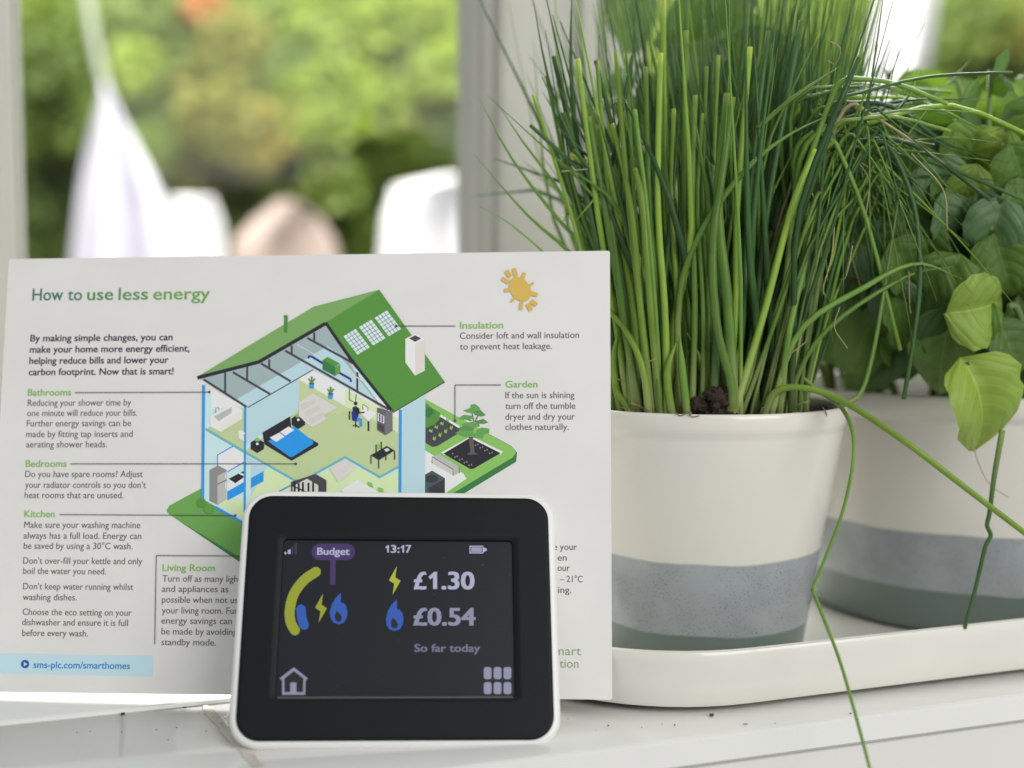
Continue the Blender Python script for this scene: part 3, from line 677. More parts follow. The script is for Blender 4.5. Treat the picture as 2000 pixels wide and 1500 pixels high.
class Print:
    """collects flat printed shapes, given by their place on the surface, into one mesh"""
    def __init__(s, MI, parent, z0=0.0, dz=DZ): s.V = []; s.F = []; s.I = []; s.M = []; s.MI = MI; s.parent = parent; s.z0 = z0; s.dz = dz; s.keep = False

    def mi(s, m):
        if m not in s.M: s.M.append(m)
        return s.M.index(m)

    def poly(s, pts, m):
        LAY[0] += 0 if s.keep else 1; z = s.z0 + .00004 + LAY[0] * s.dz; i = len(s.V); P = [plane_pt(s.MI, x, y, s.z0) for x, y in pts]
        ar = sum(P[k][0] * P[(k + 1) % len(P)][1] - P[(k + 1) % len(P)][0] * P[k][1] for k in range(len(P)))
        if ar < 0: P.reverse()
        s.V += [(x, y, z) for x, y in P]; s.F.append(tuple(range(i, i + len(P)))); s.I.append(s.mi(m)); return s

    def line(s, pts, wd, m, cap=False):
        if cap:
            for x, y in (pts[0], pts[-1]): s.disc(x, y, wd / 2, m)
        L_, R_ = [], []
        for k, (x, y) in enumerate(pts):
            a_ = pts[max(k - 1, 0)]; b_ = pts[min(k + 1, len(pts) - 1)]; dx, dy = b_[0] - a_[0], b_[1] - a_[1]; l = math.hypot(dx, dy) or 1
            mi = 1.0
            L_.append((x - dy / l * wd / 2 * mi, y + dx / l * wd / 2 * mi)); R_.append((x + dy / l * wd / 2 * mi, y - dx / l * wd / 2 * mi))
        return s.poly(L_ + R_[::-1], m)

    def disc(s, x, y, r, m, ry=None, rot=0, n=20):
        ry = ry or r; return s.poly([(x + r * cos(a) * cos(rot) - ry * sin(a) * sin(rot), y + r * cos(a) * sin(rot) + ry * sin(a) * cos(rot)) for a in (2 * pi * k / n for k in range(n))], m)

    def done(s, name):
        return obj(name, s.V, s.F, s.M, s.parent, False, s.I)


def ink(r, g, b): return mat('ink_%d_%d_%d' % (r, g, b), K(r, g, b), rough=.42, spec=.35)


FONT_CAP = [None]


def text_mesh(body):
    c = bpy.data.curves.new('t', 'FONT'); c.body = body; c.size = 1; c.resolution_u = 3; c.fill_mode = 'FRONT'
    o = bpy.data.objects.new('t', c); COL.objects.link(o); dg = bpy.context.evaluated_depsgraph_get()
    me = bpy.data.meshes.new_from_object(o.evaluated_get(dg)); bpy.data.objects.remove(o); bpy.data.curves.remove(c); return me


def text(body, x0, y, x1, cap, m, MI, parent, z=0.0, off=0.0, name='printed_text', label=None):
    """off = stroke weight added on each side, in em; bold strokes are overprinted copies"""
    if FONT_CAP[0] is None:
        q = text_mesh('H'); FONT_CAP[0] = max(v.co.y for v in q.vertices); bpy.data.meshes.remove(q)
    me = text_mesh(body); xs = [v.co.x for v in me.vertices]; mn, mxx = min(xs) - off, max(xs) + off
    a = plane_pt(MI, x0, y, z); b = plane_pt(MI, x1, y, z); c = plane_pt(MI, x0, y - cap, z)
    sx = (b[0] - a[0]) / (mxx - mn); sy = (c[1] - a[1]) / FONT_CAP[0]
    Vt, Ft = [], []
    for j, (ox, oy) in enumerate(((0, 0),) if off <= 0 else ((-1, 0), (1, 0)) if off < .01 else ((0, 0), (-1, .5), (1, .5), (-1, -.5), (1, -.5))):
        i = len(Vt); Vt += [((v.co.x + ox * off - mn) * sx + a[0], (v.co.y + oy * off) * sy + a[1], z + .0005 * 0 + TXZ[0] + j * 2e-6) for v in me.vertices]
        Ft += [tuple(i + q for q in p_.vertices) for p_ in me.polygons]
    bpy.data.meshes.remove(me); o = obj(name, Vt, Ft, m, parent)
    if label: o['label'] = label
    return o


TXZ = [.00006]
# --- drawing of the house
g1, g2, g3, g4 = ink(106, 144, 84), ink(74, 126, 54), ink(50, 105, 58), ink(118, 165, 84)
bl, bl2, bw, bw2 = ink(52, 130, 190), ink(34, 130, 200), ink(160, 186, 194), ink(172, 198, 206)
blk, dk, gy, gy2, wh, wh2 = ink(34, 34, 42), ink(62, 60, 66), ink(110, 110, 110), ink(160, 160, 158), ink(206, 204, 200), ink(186, 184, 180)
fl, fl2, teal, slate, navy = ink(164, 178, 134), ink(184, 200, 158), ink(96, 154, 164), ink(138, 154, 156), ink(30, 44, 120)
thin = ink(70, 66, 72)
pb = Print(CI, card); pb.poly([(-29, 1276), (299, 1281), (298, 1321), (-30, 1315)], ink(164, 190, 206)).disc(49, 1297, 8.3, ink(28, 72, 140)).poly([(46.5, 1292.5), (46.5, 1301.5), (53.5, 1297)], ink(164, 190, 206)); pb.done('printed_address_bar')
p = Print(CI, card)                                  # lawn
p.poly([(343, 1013), (329, 1003), (330, 990), (400, 950), (800, 760), (835, 782), (1000, 872), (1010, 884), (1008, 902), (576, 1165), (560, 1160)], g3)
p.poly([(325, 998), (330, 988), (400, 950), (800, 760), (831, 780), (1002, 874), (1008, 884), (1002, 893), (588, 1142), (572, 1148), (556, 1142), (332, 1006)], g4)
p.poly([(325, 998), (330, 988), (400, 950), (470, 990), (640, 1090), (572, 1148), (556, 1142), (332, 1006)], ink(92, 142, 70))
p.poly([(831, 880), (905, 925), (911, 935), (860, 970), (700, 1060), (690, 960)], wh)
p.done('printed_lawn')
p = Print(CI, card)                                  # garden beds, tree, bench, heat pump
p.poly([(861, 810), (898, 832), (898, 838), (858, 814)], wh).poly([(831, 845), (831, 828), (860, 814), (899, 838), (893, 848), (853, 872), (844, 873), (831, 865)], dk)
p.poly([(862, 884), (920, 852), (982, 882), (978, 888), (920, 857), (868, 889)], wh).poly([(866, 886), (918, 855), (978, 885), (924, 916), (918, 916)], blk)
for k in range(4): p.poly([(842 - 5 + k * 11, 842 - k * 7), (842 - 2 + k * 11, 837 - k * 7), (842 + k * 11, 841 - k * 7), (845 + k * 11, 837 - k * 7), (844 + k * 11, 845 - k * 7)], g4)
for k in range(4): p.poly([(845 + k * 11, 858 - k * 7), (847 + k * 11, 852 - k * 7), (849 + k * 11, 855 - k * 7), (852 + k * 11, 851 - k * 7), (850 + k * 11, 861 - k * 7)], g4)
p.poly([(831, 786), (845, 798), (860, 806), (858, 820), (848, 830), (831, 836)], g2).disc(838, 806, 10, g3).disc(850, 816, 9, g2)
p.keep = True
for k in range(9): p.disc(924 + k * 4.6, 863 + k * 2.6 + (k % 2) * 4, 1.6, ink(120, 108, 104)).disc(884 + k * 4.6, 886 + k * 2.7 + (k % 2) * 4, 1.6, ink(120, 108, 104))
p.keep = False; p.poly([(915, 853), (924, 853), (927, 884), (935, 888), (912, 888), (919, 882)], ink(84, 76, 74)).line([(926, 826), (922, 806)], 2, dk).line([(928, 824), (934, 810)], 2, dk).line([(921, 822), (910, 818)], 2, dk)
for L_ in ([(904, 802), (918, 797), (920, 790), (928, 789), (938, 797), (936, 803), (922, 808), (908, 804)], [(925, 804), (938, 800), (949, 811), (940, 814), (926, 810)], [(895, 817), (906, 810), (922, 812), (928, 818), (910, 820), (897, 819)], [(930, 822), (944, 818), (954, 825), (945, 828), (928, 827)],
          [(902, 828), (922, 824), (936, 828), (937, 833), (920, 836), (904, 834)], [(894, 836), (910, 831), (926, 836), (924, 842), (900, 841)], [(929, 842), (940, 835), (956, 837), (955, 846), (946, 848), (932, 845)], [(889, 845), (904, 840), (924, 842), (926, 850), (908, 854), (895, 849)], [(920, 848), (934, 844), (946, 850), (943, 856), (926, 855), (918, 852)]):
    p.poly(L_, ink(76, 124, 66) if len(L_) % 2 else ink(86, 138, 74))
p.poly([(844, 892), (858, 887), (897, 912), (886, 926)], gy2).poly([(844, 892), (886, 917), (886, 929), (844, 905)], ink(176, 174, 170)).poly([(886, 917), (897, 911), (897, 923), (886, 929)], gy2)
p.line([(844, 905), (844, 892), (885, 917), (885, 929)], 2, gy).line([(897, 911), (897, 924)], 2, gy)
p.poly([(830, 927), (844, 919), (869, 934), (869, 990), (830, 990)], ink(66, 74, 78)).poly([(837, 953), (869, 935), (869, 1000), (837, 1000)], ink(48, 50, 56)).disc(843, 935, 13, ink(44, 54, 58), 8)
p.done('printed_garden')
p = Print(CI, card)                                  # walls and floors
p.poly([(396, 757), (478, 795), (640, 700), (830, 770), (830, 1000), (640, 1110), (396, 975)], bw2)
p.poly([(401, 762), (478, 795), (478, 985), (401, 970)], bw2).poly([(413, 760), (478, 793), (450, 795), (413, 800)], wh)
p.poly([(478, 792), (584, 735), (584, 800), (560, 815), (478, 870)], bw)
p.poly([(584, 735), (600, 720), (790, 800), (780, 830), (690, 800), (584, 742)], wh)
p.poly([(584, 740), (674, 792), (674, 760), (778, 818), (778, 912), (700, 890), (620, 850), (584, 800)], fl2)
p.poly([(403, 838), (478, 795), (478, 880)], fl).poly([(478, 882), (500, 865), (584, 800), (584, 742), (676, 795), (690, 800), (778, 845), (778, 912), (742, 932), (674, 893), (582, 942), (478, 884)], fl)
p.poly([(584, 742), (600, 752), (680, 798), (660, 810), (584, 800)], ink(168, 180, 140))
p.line([(402, 838), (480, 884), (584, 943), (674, 893), (742, 932), (778, 912)], 5, teal)
p.poly([(402, 845), (478, 888), (478, 985), (402, 968)], bw2).poly([(482, 890), (584, 948), (640, 918), (674, 900), (742, 936), (778, 918), (778, 1000), (640, 1080), (470, 1010), (402, 972), (478, 975)], fl2)
p.poly([(482, 890), (522, 912), (482, 985)], bw).poly([(425, 890), (455, 873), (478, 887), (478, 905), (444, 925), (425, 910)], wh).line([(425, 918), (425, 889), (456, 871)], 2.4, bl).line([(444, 922), (478, 902)], 2.4, bl)
p.poly([(444, 944), (478, 920), (478, 938), (444, 960)], wh).poly([(444, 960), (515, 920), (515, 940), (444, 978)], bl2).poly([(478, 915), (490, 905), (490, 990), (478, 990)], bw2)
p.poly([(447, 935), (466, 925), (478, 931), (460, 944)], blk).poly([(470, 923), (478, 919), (478, 927)], blk)
p.poly([(409, 918), (426, 909), (443, 918), (443, 972), (425, 986), (409, 978)], ink(122, 122, 122)).poly([(425, 930), (443, 920), (443, 975), (425, 987)], ink(162, 162, 160)).line([(425, 946), (443, 937)], 1.5, dk).line([(441, 926), (441, 934)], 1.5, wh).line([(441, 942), (441, 955)], 1.5, wh)
p.line([(420, 990), (480, 1024), (560, 1070)], 5, bl)
p.line([(398, 752), (396, 980)], 6, bl).line([(479, 794), (478, 1000)], 4.5, bl)
p.poly([(784, 800), (831, 772), (830, 1000), (784, 1000)], bw).line([(782, 800), (781, 1000)], 6, bl)
p.line([(568, 948), (545, 960)], 3, bl)
p.done('printed_walls')
p = Print(CI, card)                                  # loft and roof
p.poly([(392, 740), (500, 706), (636, 634), (690, 720), (750, 800), (690, 760), (612, 722), (484, 795)], slate)
p.poly([(462, 780), (590, 706), (640, 676), (660, 690), (740, 790), (690, 765), (612, 722), (484, 795)], bw)
p.line([(484, 796), (612, 722)], 2, dk)
for a_, b_ in (((398, 741), (482, 795)), ((455, 727), (528, 770)), ((510, 710), (568, 745)), ((557, 685), (760, 800)), ((600, 660), (700, 715))): p.line([a_, b_], 4.5, dk)
for x, y0, y1 in ((440, 728, 768), (483, 716, 744), (526, 702, 720), (570, 675, 693), (614, 650, 667), (698, 727, 765)): p.line([(x, y0), (x, y1)], 4.2, dk)
p.line([(602, 700), (604, 696), (610, 697), (634, 712)], 4.5, navy).line([(655, 724), (684, 740), (686, 746)], 4.5, navy).line([(662, 716), (712, 746)], 2, wh2).line([(580, 672), (632, 703)], 1.5, wh2)
p.poly([(630, 704), (640, 697), (664, 710), (656, 716)], g2).poly([(630, 703), (655, 716), (655, 735), (630, 722)], g3).poly([(655, 717), (665, 711), (665, 727), (655, 735)], ink(86, 136, 66))
p.poly([(384, 737), (613, 599), (741, 566), (636, 630), (506, 704)], g1).poly([(636, 630), (741, 566), (869, 746), (768, 806)], g2)
p.line([(386, 738), (506, 707), (636, 632)], 7, blk).line([(636, 630), (684, 700), (767, 804)], 6, blk).line([(768, 806), (869, 746)], 1.6, blk)
for k in range(3):
    ox, oy = 671 + k * 30.5, 657 - k * 18
    e1 = (24, -14.5); e2 = (27.5, 36); p.poly([(ox, oy), (ox + e1[0], oy + e1[1]), (ox + e1[0] + e2[0], oy + e1[1] + e2[1]), (ox + e2[0], oy + e2[1])], ink(182, 202, 204))
    for q in range(1, 4): p.line([(ox + e1[0] * q / 4, oy + e1[1] * q / 4), (ox + e1[0] * q / 4 + e2[0], oy + e1[1] * q / 4 + e2[1])], .9, dk)
    for q in range(1, 6): p.line([(ox + e2[0] * q / 6, oy + e2[1] * q / 6), (ox + e2[0] * q / 6 + e1[0], oy + e2[1] * q / 6 + e1[1])], .9, dk)
p.poly([(792, 662), (811, 652), (830, 662), (830, 724), (811, 734), (792, 708)], ink(204, 203, 198)).poly([(811, 672), (830, 662), (830, 724), (811, 734)], ink(190, 186, 180)).poly([(799, 661), (811, 655), (823, 661), (811, 668)], dk)
p.line([(558, 650), (559, 619)], 7, ink(70, 118, 62)).disc(558.5, 618, 4.4, ink(70, 118, 62), 2.4)
p.done('printed_roof')
p = Print(CI, card)                                  # furniture
p.poly([(411, 813), (454, 790), (474, 801), (474, 818), (431, 844), (411, 833)], wh).poly([(418, 814), (453, 795), (453, 806), (428, 823)], gy2).poly([(431, 826), (474, 801), (474, 818), (431, 844)], ink(198, 196, 190)).line([(421, 807), (422, 797), (427, 796), (428, 800)], 1.4, gy)
p.disc(472, 845, 7, wh, 4, .4).poly([(465, 846), (477, 851), (477, 862), (467, 856)], ink(206, 208, 190))
p.done('printed_bathroom'); p = Print(CI, card)
p.poly([(513, 845), (567, 813), (569, 835), (622, 866), (622, 870), (570, 900), (517, 868)], blk).poly([(524, 862), (575, 833), (612, 862), (612, 867), (571, 893), (566, 892)], bl2)
p.poly([(527, 855), (546, 845), (556, 853), (540, 863)], wh).poly([(547, 844), (564, 833), (575, 840), (558, 851)], wh)
p.done('printed_bed')
for x, y in ((503, 869), (583, 822)):
    p = Print(CI, card); p.poly([(x - 13, y - 5), (x, y - 13), (x + 13, y - 5), (x + 13, y + 8), (x, y + 16), (x - 13, y + 8)], blk).disc(x, y - 2, 2.6, wh).poly([(x - 3, y - 14), (x + 3, y - 14), (x + 5, y - 7), (x - 5, y - 7)], g4); p.done('printed_night_table')
p = Print(CI, card); p.poly([(584, 786), (610, 768), (660, 796), (632, 812), (640, 818), (612, 834), (604, 832), (584, 812)], wh2)
for k in range(3): p.poly([(586 + k * 9, 790 + k * 14), (617 + k * 9, 778 + k * 13), (617 + k * 9, 786 + k * 13), (590 + k * 9, 803 + k * 13)], ink(178, 177, 170))
p.done('printed_stairs')
for x, y, c in ((609, 755, 0), (646, 775, 1)):
    p = Print(CI, card); p.poly([(x - 5, y - 6), (x + 5, y - 6), (x + 4, y + 4), (x - 4, y + 4)], bl).disc(x, y - 6, 5, dk, 2)
    for q in (-1, 0, 1): p.poly([(x - 1.5, y - 6), (x + q * 6 - 1.5, y - 20 + abs(q) * 4), (x + q * 6 + 2, y - 19 + abs(q) * 4), (x + 1.5, y - 6)], g2)
    p.done('printed_house_plant')
p = Print(CI, card)
p.line([(683, 760), (683, 781), (695, 787), (696, 770)], 1.4, dk)
p.done('printed_picture'); p = Print(CI, card)
p.poly([(702, 806), (716, 796), (736, 808), (720, 823)], wh).line([(720, 823), (720, 842)], 3, blk).line([(683, 803), (683, 820)], 2.5, blk).poly([(709, 790), (719, 796), (719, 804), (710, 799)], wh).line([(709, 799), (709, 790), (719, 796), (719, 803)], 1.4, dk)
p.poly([(689, 796), (695, 793), (702, 798), (703, 805), (713, 804), (712, 807), (701, 808), (699, 820), (690, 816)], blk).disc(695, 788, 3.6, blk).poly([(687, 804), (694, 803), (698, 812), (698, 824), (688, 821)], navy).poly([(698, 815), (707, 818), (708, 832), (703, 834), (702, 822), (697, 823)], bl2).line([(695, 824), (695, 835)], 2, blk).line([(689, 832), (695, 830), (702, 835)], 2, blk)
p.done('printed_desk'); p = Print(CI, card)
p.poly([(737, 796), (753, 800), (767, 806), (767, 842), (753, 850), (737, 840)], ink(88, 88, 92)).poly([(738, 806), (751, 813), (751, 828), (738, 822)], wh2).poly([(738, 826), (751, 832), (751, 845), (738, 838)], dk).line([(742, 809), (742, 823)], 2.4, navy).line([(747, 812), (747, 825)], 2.4, navy).poly([(753, 806), (767, 800), (767, 842), (753, 850)], ink(100, 100, 104))
p.done('printed_cabinet'); p = Print(CI, card)
p.poly([(725, 889), (756, 871), (771, 880), (740, 899)], blk)
for x, y0, y1 in ((725, 889, 906), (740, 898, 915), (771, 881, 898), (754, 890, 899), (735, 868, 884), (745, 863, 880)): p.line([(x, y0), (x, y1)], 2, blk)
p.poly([(736, 870), (744, 866), (744, 874), (736, 879)], g4).poly([(750, 878), (757, 875), (762, 879), (755, 883)], wh2)
p.done('printed_table'); p = Print(CI, card)
p.poly([(644, 914), (674, 897), (696, 912), (672, 936), (660, 942)], wh2).line([(652, 920), (676, 905)], 3, ink(190, 188, 182)).line([(662, 932), (690, 916)], 3, ink(188, 188, 180))
p.done('printed_stairs'); p = Print(CI, card)
p.poly([(569, 941), (617, 926), (638, 938), (638, 985), (569, 985)], dk).poly([(572, 950), (600, 935), (622, 948), (622, 985), (572, 985)], wh2)
for x in (576, 584, 592, 603, 612): p.line([(x, 940 + (x % 5)), (x, 985)], 4, blk)
p.line([(570, 948), (600, 962), (622, 972)], 2.5, blk)
p.done('printed_bookcase'); p = Print(CI, card)
p.poly([(666, 957), (698, 937), (742, 962), (720, 990), (690, 985)], wh).poly([(718, 941), (726, 943), (730, 953), (719, 948)], g4).poly([(738, 952), (748, 954), (750, 962), (739, 960)], g4)
p.done('printed_table'); p = Print(CI, card)
p.disc(394, 982, 9, g2).disc(408, 994, 9, ink(84, 134, 62))
p.done('printed_bush')
p = Print(CI, card)                                  # sun
su = ink(182, 152, 76); p.disc(1016, 565, 26, su, 19, radians(55), 26)
for x, y, a_, l, wd in ((993, 535, 55, 15, 9), (1006, 532, 72, 16, 8), (1022, 540, -68, 15, 7), (1037, 556, -33, 13, 4.5), (1044, 575, 18, 13, 8), (1043, 592, 40, 14, 9), (1034, 600, 62, 15, 9), (1018, 598, -82, 15, 7), (1003, 585, -48, 13, 5), (991, 567, -8, 12, 7), (987, 548, 33, 15, 8)):
    c_, s_ = cos(radians(a_)), sin(radians(a_)); p.line([(x - c_ * l / 2, y - s_ * l / 2), (x, y), (x + c_ * l / 2, y + s_ * l / 2)], wd, su)
p.done('printed_sun')
for L_ in ([(147, 767), (409, 766)], [(138, 906), (578, 906)], [(117, 1005), (460, 1007)], [(890, 637), (774, 637)], [(979, 752), (889, 752), (889, 822)], [(303, 1258), (306, 1085), (470, 1086)]):
    p = Print(CI, card)
    for k in range(len(L_) - 1): p.line(L_[k:k + 2], 1.5, thin)
    if L_[-1][0] != 470: p.disc(*L_[-1], 2.6, thin)
    p.done('printed_pointer_line')
# --- writing on the card
T = lambda s, x0, y, x1, cap=12.6, m=None, off=0.0, label=None: text(s, x0, y, x1, cap, m or ink(84, 78, 80), CI, card, 0, off, 'printed_text', label)
hg = [ink(56, 98, 88), ink(62, 108, 84), ink(74, 118, 78), ink(84, 128, 76), ink(96, 140, 72)]
for k, (s, a_, b_) in enumerate((('How', 63, 123), ('to', 132, 160), ('use', 170, 221), ('less', 231, 289), ('energy', 299, 410))): T(s, a_, 587 - k * .4, b_, 23, hg[k], .012)
nb = ink(46, 42, 62); hd = ink(116, 156, 84)
for s, y, x0, x1 in (('By making simple changes, you can', 667, 59, 337), ('make your home more energy efficient,', 689, 58, 370), ('helping reduce bills and lower your', 711, 57, 329), ('carbon footprint. Now that is smart!', 733, 56, 339)): T(s, x0, y, x1, 13, nb, .02)
for s, y, x0, x1 in (('Bathrooms', 773, 54, 139), ('Bedrooms', 912, 50, 130), ('Kitchen', 1010, 47, 107), ('Living Room', 1115, 317, 420), ('Insulation', 642, 898, 983), ('Garden', 757, 987, 1050)): T(s, x0, y, x1, 13, hd, .022)
for s, y, x0, x1 in (('Reducing your shower time by', 793, 54, 256), ('one minute will reduce your bills.', 813, 53, 268), ('Further energy savings can be', 833, 52, 256), ('made by fitting tap inserts and', 854, 51, 259), ('aerating shower heads.', 874, 51, 209),
                     ('Do you have spare rooms? Adjust', 932, 49, 279), ('your radiator controls so you don’t', 953, 49, 285), ('heat rooms that are unused.', 973, 48, 241),
                     ('Make sure your washing machine', 1031, 47, 274), ('always has a full load. Energy can', 1052, 46, 276), ('be saved by using a 30°C wash.', 1072, 46, 259), ('Don’t over-fill your kettle and only', 1101, 45, 278), ('boil the water you need.', 1121, 45, 207),
                     ('Don’t keep water running whilst', 1151, 45, 260), ('washing dishes.', 1172, 44, 150), ('Choose the eco setting on your', 1201, 44, 257), ('dishwasher and ensure it is full', 1221, 43, 250), ('before every wash.', 1242, 43, 172),
                     ('Turn off as many lights', 1136, 317, 477), ('and appliances as', 1156, 316, 446), ('possible when not using', 1177, 316, 485), ('your living room. Further', 1198, 316, 494), ('energy savings can', 1218, 315, 453), ('be made by avoiding', 1239, 315, 463), ('standby mode.', 1260, 315, 422),
                     ('Consider loft and wall insulation', 662, 898, 1131), ('to prevent heat leakage.', 683, 898, 1078), ('If the sun is shining', 778, 987, 1122), ('turn off the tumble', 799, 987, 1124), ('dryer and dry your', 820, 987, 1123), ('clothes naturally.', 840, 987, 1111),
                     ('e your', 1074, 1081, 1127), ('en', 1095, 1089, 1107), ('our', 1115, 1089, 1113), ('– 21°C', 1137, 1094, 1138), ('ing.', 1158, 1090, 1116)): T(s, x0, y, x1, off=.008)
T('smart', 1072, 1279, 1135, 17, ink(116, 136, 110), 0); T('tion', 1093, 1304, 1130, 17, ink(116, 136, 110), 0)
T('sms-plc.com/smarthomes', 65, 1304.5, 254, 13, ink(44, 112, 172), .02)

# ------------------------------------------------------------------ energy display
DEV = rect_frame(Vector((-.03766208, .42415895, .0)), .09023496, .4884914, -.02529827); DI = DEV.inverted()
DW, DH = .1094, .0887
dev = empty('energy_display', DEV, 'white and black smart energy display with lit screen, propped before the card', 'energy monitor')
M_DW = mat('white_plastic', (.80, .80, .79), rough=.33, spec=.45); M_DB = mat('black_plastic', (.0050, .0076, .0096), rough=.48, spec=.17, bump=.12, bscale=3500)
R3 = lambda i, z, r=.0105: [(x, y, z) for x, y in rrect(-DW / 2 - .0002 + i, -.0003 + i, DW / 2 - .0002 - i, DH - i, max(r - i, .001), 10)]
V, Fc = loft([R3(.010, -.0118), R3(.004, -.0112), R3(.0012, -.0085), R3(.0002, -.0055), R3(0, -.0035), R3(.0002, -.0018), R3(.0006, -.0007), R3(.0014, -.0001), R3(.0026, 0), R3(.0032, -.0002), R3(.0034, -.0016)]); obj('housing', V, Fc, M_DW, dev, True)
sc = [plane_pt(DI, *q, 0) for q in ((551, 1053.5), (1003, 1056.5), (1004, 1361.5), (541, 1361))]
sx0, sx1 = (sc[0][0] + sc[3][0]) / 2, (sc[1][0] + sc[2][0]) / 2; sy1, sy0 = (sc[0][1] + sc[1][1]) / 2, (sc[2][1] + sc[3][1]) / 2
RS = lambda i, z: [(x, y, z) for x, y in rrect(sx0 + i, sy0 + i, sx1 - i, sy1 - i, .0014 - i * .5, 10)]
V, Fc = loft([R3(.0029, -.0002), R3(.0026, .0003), R3(.0029, .0007), R3(.0035, .0009), R3(.0040, .0009), RS(-.0024, .0009), RS(-.0016, .0009), RS(-.0012, .00075), RS(-.0004, .00068), RS(0, .0004), RS(.0002, -.0012)], False, False)
obj('front_panel', V, Fc, M_DB, dev, True)
ZS = -.0006
M_SCR = mat('screen_glass', (.008, .009, .011), rough=.3, spec=.2, emit=tuple(c * .55 for c in lin(22, 25, 31)))
V, Fc = [(sx0 - .0005, sy0 - .0005, ZS), (sx1 + .0005, sy0 - .0005, ZS), (sx1 + .0005, sy1 + .0005, ZS), (sx0 - .0005, sy1 + .0005, ZS)], [(0, 1, 2, 3)]
screen = obj('screen', V, Fc, M_SCR, dev)
lip = [(sx0 + .0008, sy0 - .0003), (sx1 - .0008, sy0 - .0003)]
V, Fc = tube([Vector((lip[0][0], lip[0][1], .0005)), Vector((0.5 * (lip[0][0] + lip[1][0]), lip[0][1], .0005)), Vector((lip[1][0], lip[1][1], .0005))], [.00032] * 3, 8); obj('screen_lip_highlight', V, Fc, mat('lip_highlight_grey', (.10, .10, .098), rough=.35), dev, True)  # added grey strip; the highlight on the lower lip is put into its colour
# stand at the back, hidden from the front, that the card also rests on
V, Fc = box(-.018, .018, .004, .030, -.026, -.0116, .003); obj('rear_foot', V, Fc, M_DW, dev, True)


def lit(r, g, b, k=.62): return mat('lit_%d_%d_%d' % (r, g, b), (.01, .01, .01), rough=.3, spec=.3, emit=tuple(c * k for c in lin(r, g, b)))


LAY[0] = 0; TXZ[0] = .00012
W1, W2, W3, YE, BLU, PUR, OFFC = lit(172, 176, 202), lit(142, 144, 168), lit(112, 118, 140), lit(150, 158, 44), lit(44, 88, 176), lit(66, 46, 98), lit(22, 25, 31)
SP = lambda: Print(DI, screen, ZS)
p = SP(); p.poly(rr := [(x, y) for x, y in rrect(609, 1062, 693, 1094, 15, 6)], PUR).poly([(645, 1090), (656, 1090), (655, 1142), (644, 1142)], PUR); p.done('budget_marker')
p = SP(); p.line(catmull([Vector((x, y, 0)) for x, y in ((617, 1117), (594, 1133), (574, 1160), (566, 1192), (568, 1216), (576, 1231))], 20) and [(v.x, v.y) for v in catmull([Vector((x, y, 0)) for x, y in ((617, 1117), (594, 1133), (574, 1160), (566, 1192), (568, 1216), (576, 1231))], 20)], 19.5, YE, True); p.done('gauge_arc')
p = SP(); p.line([(v.x, v.y) for v in catmull([Vector((x, y, 0)) for x, y in ((588, 1190), (589, 1205), (594, 1221))], 10)], 18.5, BLU, True); p.done('gauge_arc')
bolt = [(631, 1159), (615.5, 1187), (626, 1194), (622.5, 1216), (638.5, 1188), (628, 1181)]
flame = [(665.5, 1158), (655, 1168), (648, 1181), (644, 1196), (645.5, 1207), (651, 1216), (661, 1219.5), (671, 1216.5), (677.5, 1206), (678.5, 1194), (676, 1184), (670, 1176.5), (669, 1179), (665.5, 1175), (666, 1167)]
drop = [(657.5, 1193), (653.5, 1203), (655, 1211), (660, 1215), (666, 1213), (668, 1206), (664, 1199)]


def icon(P, m, dx=0, dy=0, k=1.0, name='icon', hole=None):
    q = SP(); x0, y0 = P[0]; q.poly([((x - x0) * k + x0 + dx, (y - y0) * k + y0 + dy) for x, y in P], m)
    if hole: q.poly([((x - x0) * k + x0 + dx, (y - y0) * k + y0 + dy) for x, y in hole], OFFC)
    q.done(name)


icon(bolt, YE, name='bolt_icon'); icon(bolt, lit(172, 182, 52), 775 - 631, 1106 - 1159, .98, 'bolt_icon')
icon(flame, BLU, name='flame_icon', hole=drop); icon(flame, BLU, 775 - 665.5, 1171 - 1158, 1.0, 'flame_icon', drop)
p = SP(); p.poly([(917, 1066), (944, 1066), (944, 1069), (951, 1072), (951, 1075), (944, 1079), (944, 1081), (917, 1081)], W1).poly([(919, 1068), (942.5, 1068), (942.5, 1079), (919, 1079)], OFFC).poly([(920.5, 1069), (941, 1069), (941, 1078), (920.5, 1078)], lit(150, 156, 186)); p.done('battery_icon')
p = SP(); p.poly([(555, 1080), (557.5, 1077), (560, 1080), (557.5, 1084)], W1).poly([(562, 1074.5), (567.5, 1073), (567.5, 1082), (562, 1082)], W1).poly([(569, 1068), (573, 1067), (573, 1083), (569, 1083)], lit(48, 54, 68)).poly([(575.5, 1062), (580, 1061), (580, 1083), (575.5, 1083)], lit(48, 54, 68)); p.done('signal_icon')
p = SP(); p.poly([(574, 1303.5), (546, 1325), (549, 1328), (551, 1327), (551, 1357), (596, 1357), (597, 1327), (599, 1328), (601, 1325)], W2).poly([(574, 1310.5), (555.5, 1325), (555.5, 1352), (592, 1352), (592.5, 1325)], OFFC).poly([(567, 1333), (579, 1333), (579, 1354), (567, 1354)], W2); p.done('home_icon')
for i in range(3):
    for j in range(2):
        p = SP(); x = 945 + i * 19.3; y = 1303 + j * 29.3; p.poly(rrect(x, y, x + 15, y + 23.5, 4.5, 4), W2); p.done('menu_tile')
ST = lambda s, x0, y, x1, cap, m, off=.02: text(s, x0, y, x1, cap, m, DI, screen, ZS, off, 'screen_text')
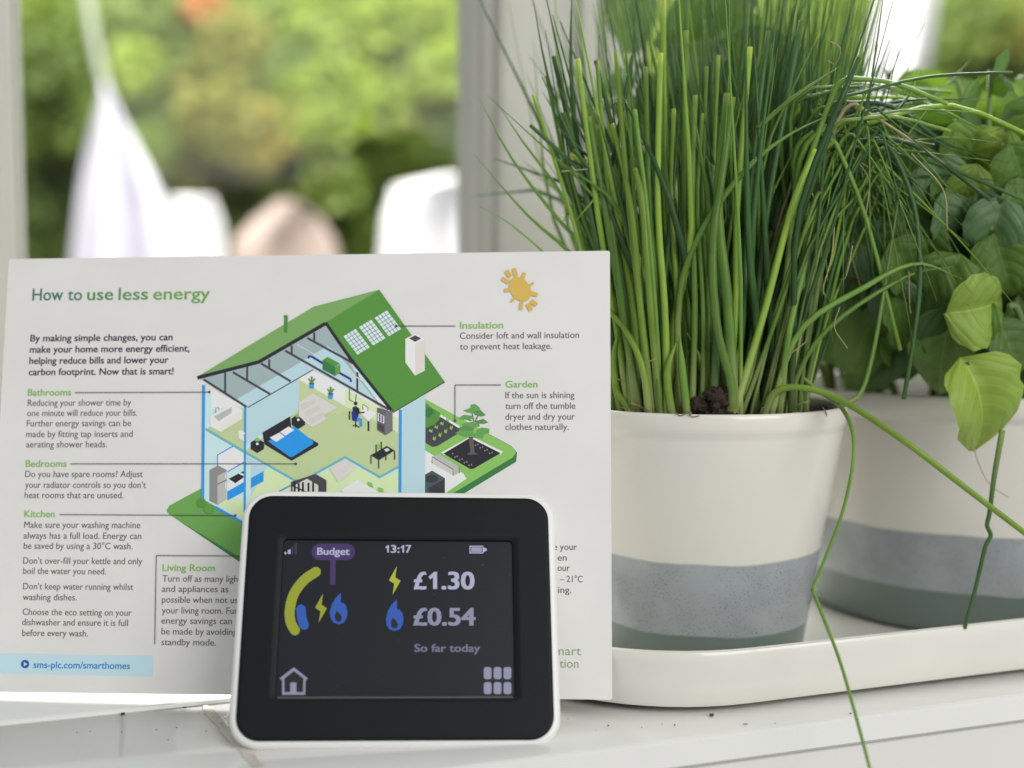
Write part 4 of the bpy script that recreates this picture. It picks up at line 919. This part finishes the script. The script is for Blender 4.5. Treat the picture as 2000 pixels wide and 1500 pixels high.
ST('Budget', 619, 1083.5, 683, 13.5, W1, .028); ST('3:', 763, 1079.5, 780.5, 14.5, W1, .03); ST('7', 792, 1079.5, 803, 14.5, W1, .03); ST('£', 808, 1150.5, 833, 33, W1, .03); ST('.30', 862, 1150.5, 927, 33, W1, .03)
for x0, y1, k, m_ in ((836.8, 1150.5, 1.0, W1), (752.3, 1079.3, .432, W1), (782, 1079.3, .432, W1)):
    p = SP(); p.poly([(x0 + a_ * k, y1 - b_ * k) for a_, b_ in ((17, 0), (9, 0), (9, 23), (3.7, 18.8), (0, 23.6), (10.8, 33.4), (17, 33.4))], m_); p.done('screen_text'); ST('£0.54', 807, 1221, 929, 33, W2, .03); ST('So far today', 809, 1273, 938, 14.5, W3, .026)

rq = random.Random(8)
for k in range(16):
    p = SP(); p.disc(rq.uniform(560, 995), rq.uniform(1065, 1350), rq.uniform(.35, .75), mat('lint', (.16, .17, .19), rough=.8), n=6); p.done('dust_speck')
for L in ([(1318, 806), (1330, 812), (1343, 806), (1352, 814), (1366, 812)], [(1342, 803), (1350, 807), (1346, 812)], [(1606, 795), (1612, 803), (1615, 812)]):
    C = []
    for x_, y_ in L:
        r_ = ray(x_, y_); best = None
        for j in range(400):                          # walk along the sight line until the rim is met
            q = CAM + r_ * (.46 + j * .0003)
            if math.hypot(q.x - P1.x, q.y - P1.y) < .0563: best = q; break
        if best: C.append(best - P1)
    if len(C) > 1: V, Fc = tube(catmull(C, 10), [.00022] * 11, 4); obj('soil_smear', V, Fc, mat('smear_brown', (.22, .18, .13), rough=.8), pot1, 'full')
# ------------------------------------------------------------------ crumbs on the sill
Vd, Fd = [], []
rd = random.Random(2)


def crumb(px, py, s, el=1.0):
    c = ground(px, py, .0006); i = len(Vd)
    for k in range(8): Vd.append(c + Vector(((-1 if k & 1 else 1) * s * el * rd.uniform(.6, 1.1), (-1 if k & 2 else 1) * s * rd.uniform(.6, 1.1), (-1 if k & 4 else 1) * s * .5)))
    for f_ in ((0, 1, 3, 2), (4, 6, 7, 5), (0, 4, 5, 1), (2, 3, 7, 6), (0, 2, 6, 4), (1, 5, 7, 3)): Fd.append(tuple(i + q for q in f_))


for q in ((178, 1386, .0005), (188, 1385, .0003, 3), (240, 1394, .0006), (360, 1382, .0003, 2.4), (1390, 1396, .0007), (1188, 1417, .0003), (1318, 1416, .0003), (1456, 1414, .0002, 5), (1109, 1404, .0002), (1661, 1393, .0003), (66, 1382, .0002), (150, 1430, .0002), (345, 1421, .00025), (305, 1425, .0002)): crumb(*q)
for k in range(8): crumb(rd.uniform(0, 450), rd.uniform(1375, 1490), rd.uniform(.00008, .00018), rd.uniform(1, 2))
for k in range(4): crumb(rd.uniform(1110, 1600), rd.uniform(1405, 1430), rd.uniform(.00008, .00018), rd.uniform(1, 2))
tag(obj('crumbs', Vd, Fd, mat('crumb_brown', (.09, .045, .04), rough=.8)), 'tiny dark crumbs scattered on the white sill', 'crumbs', kind='stuff')
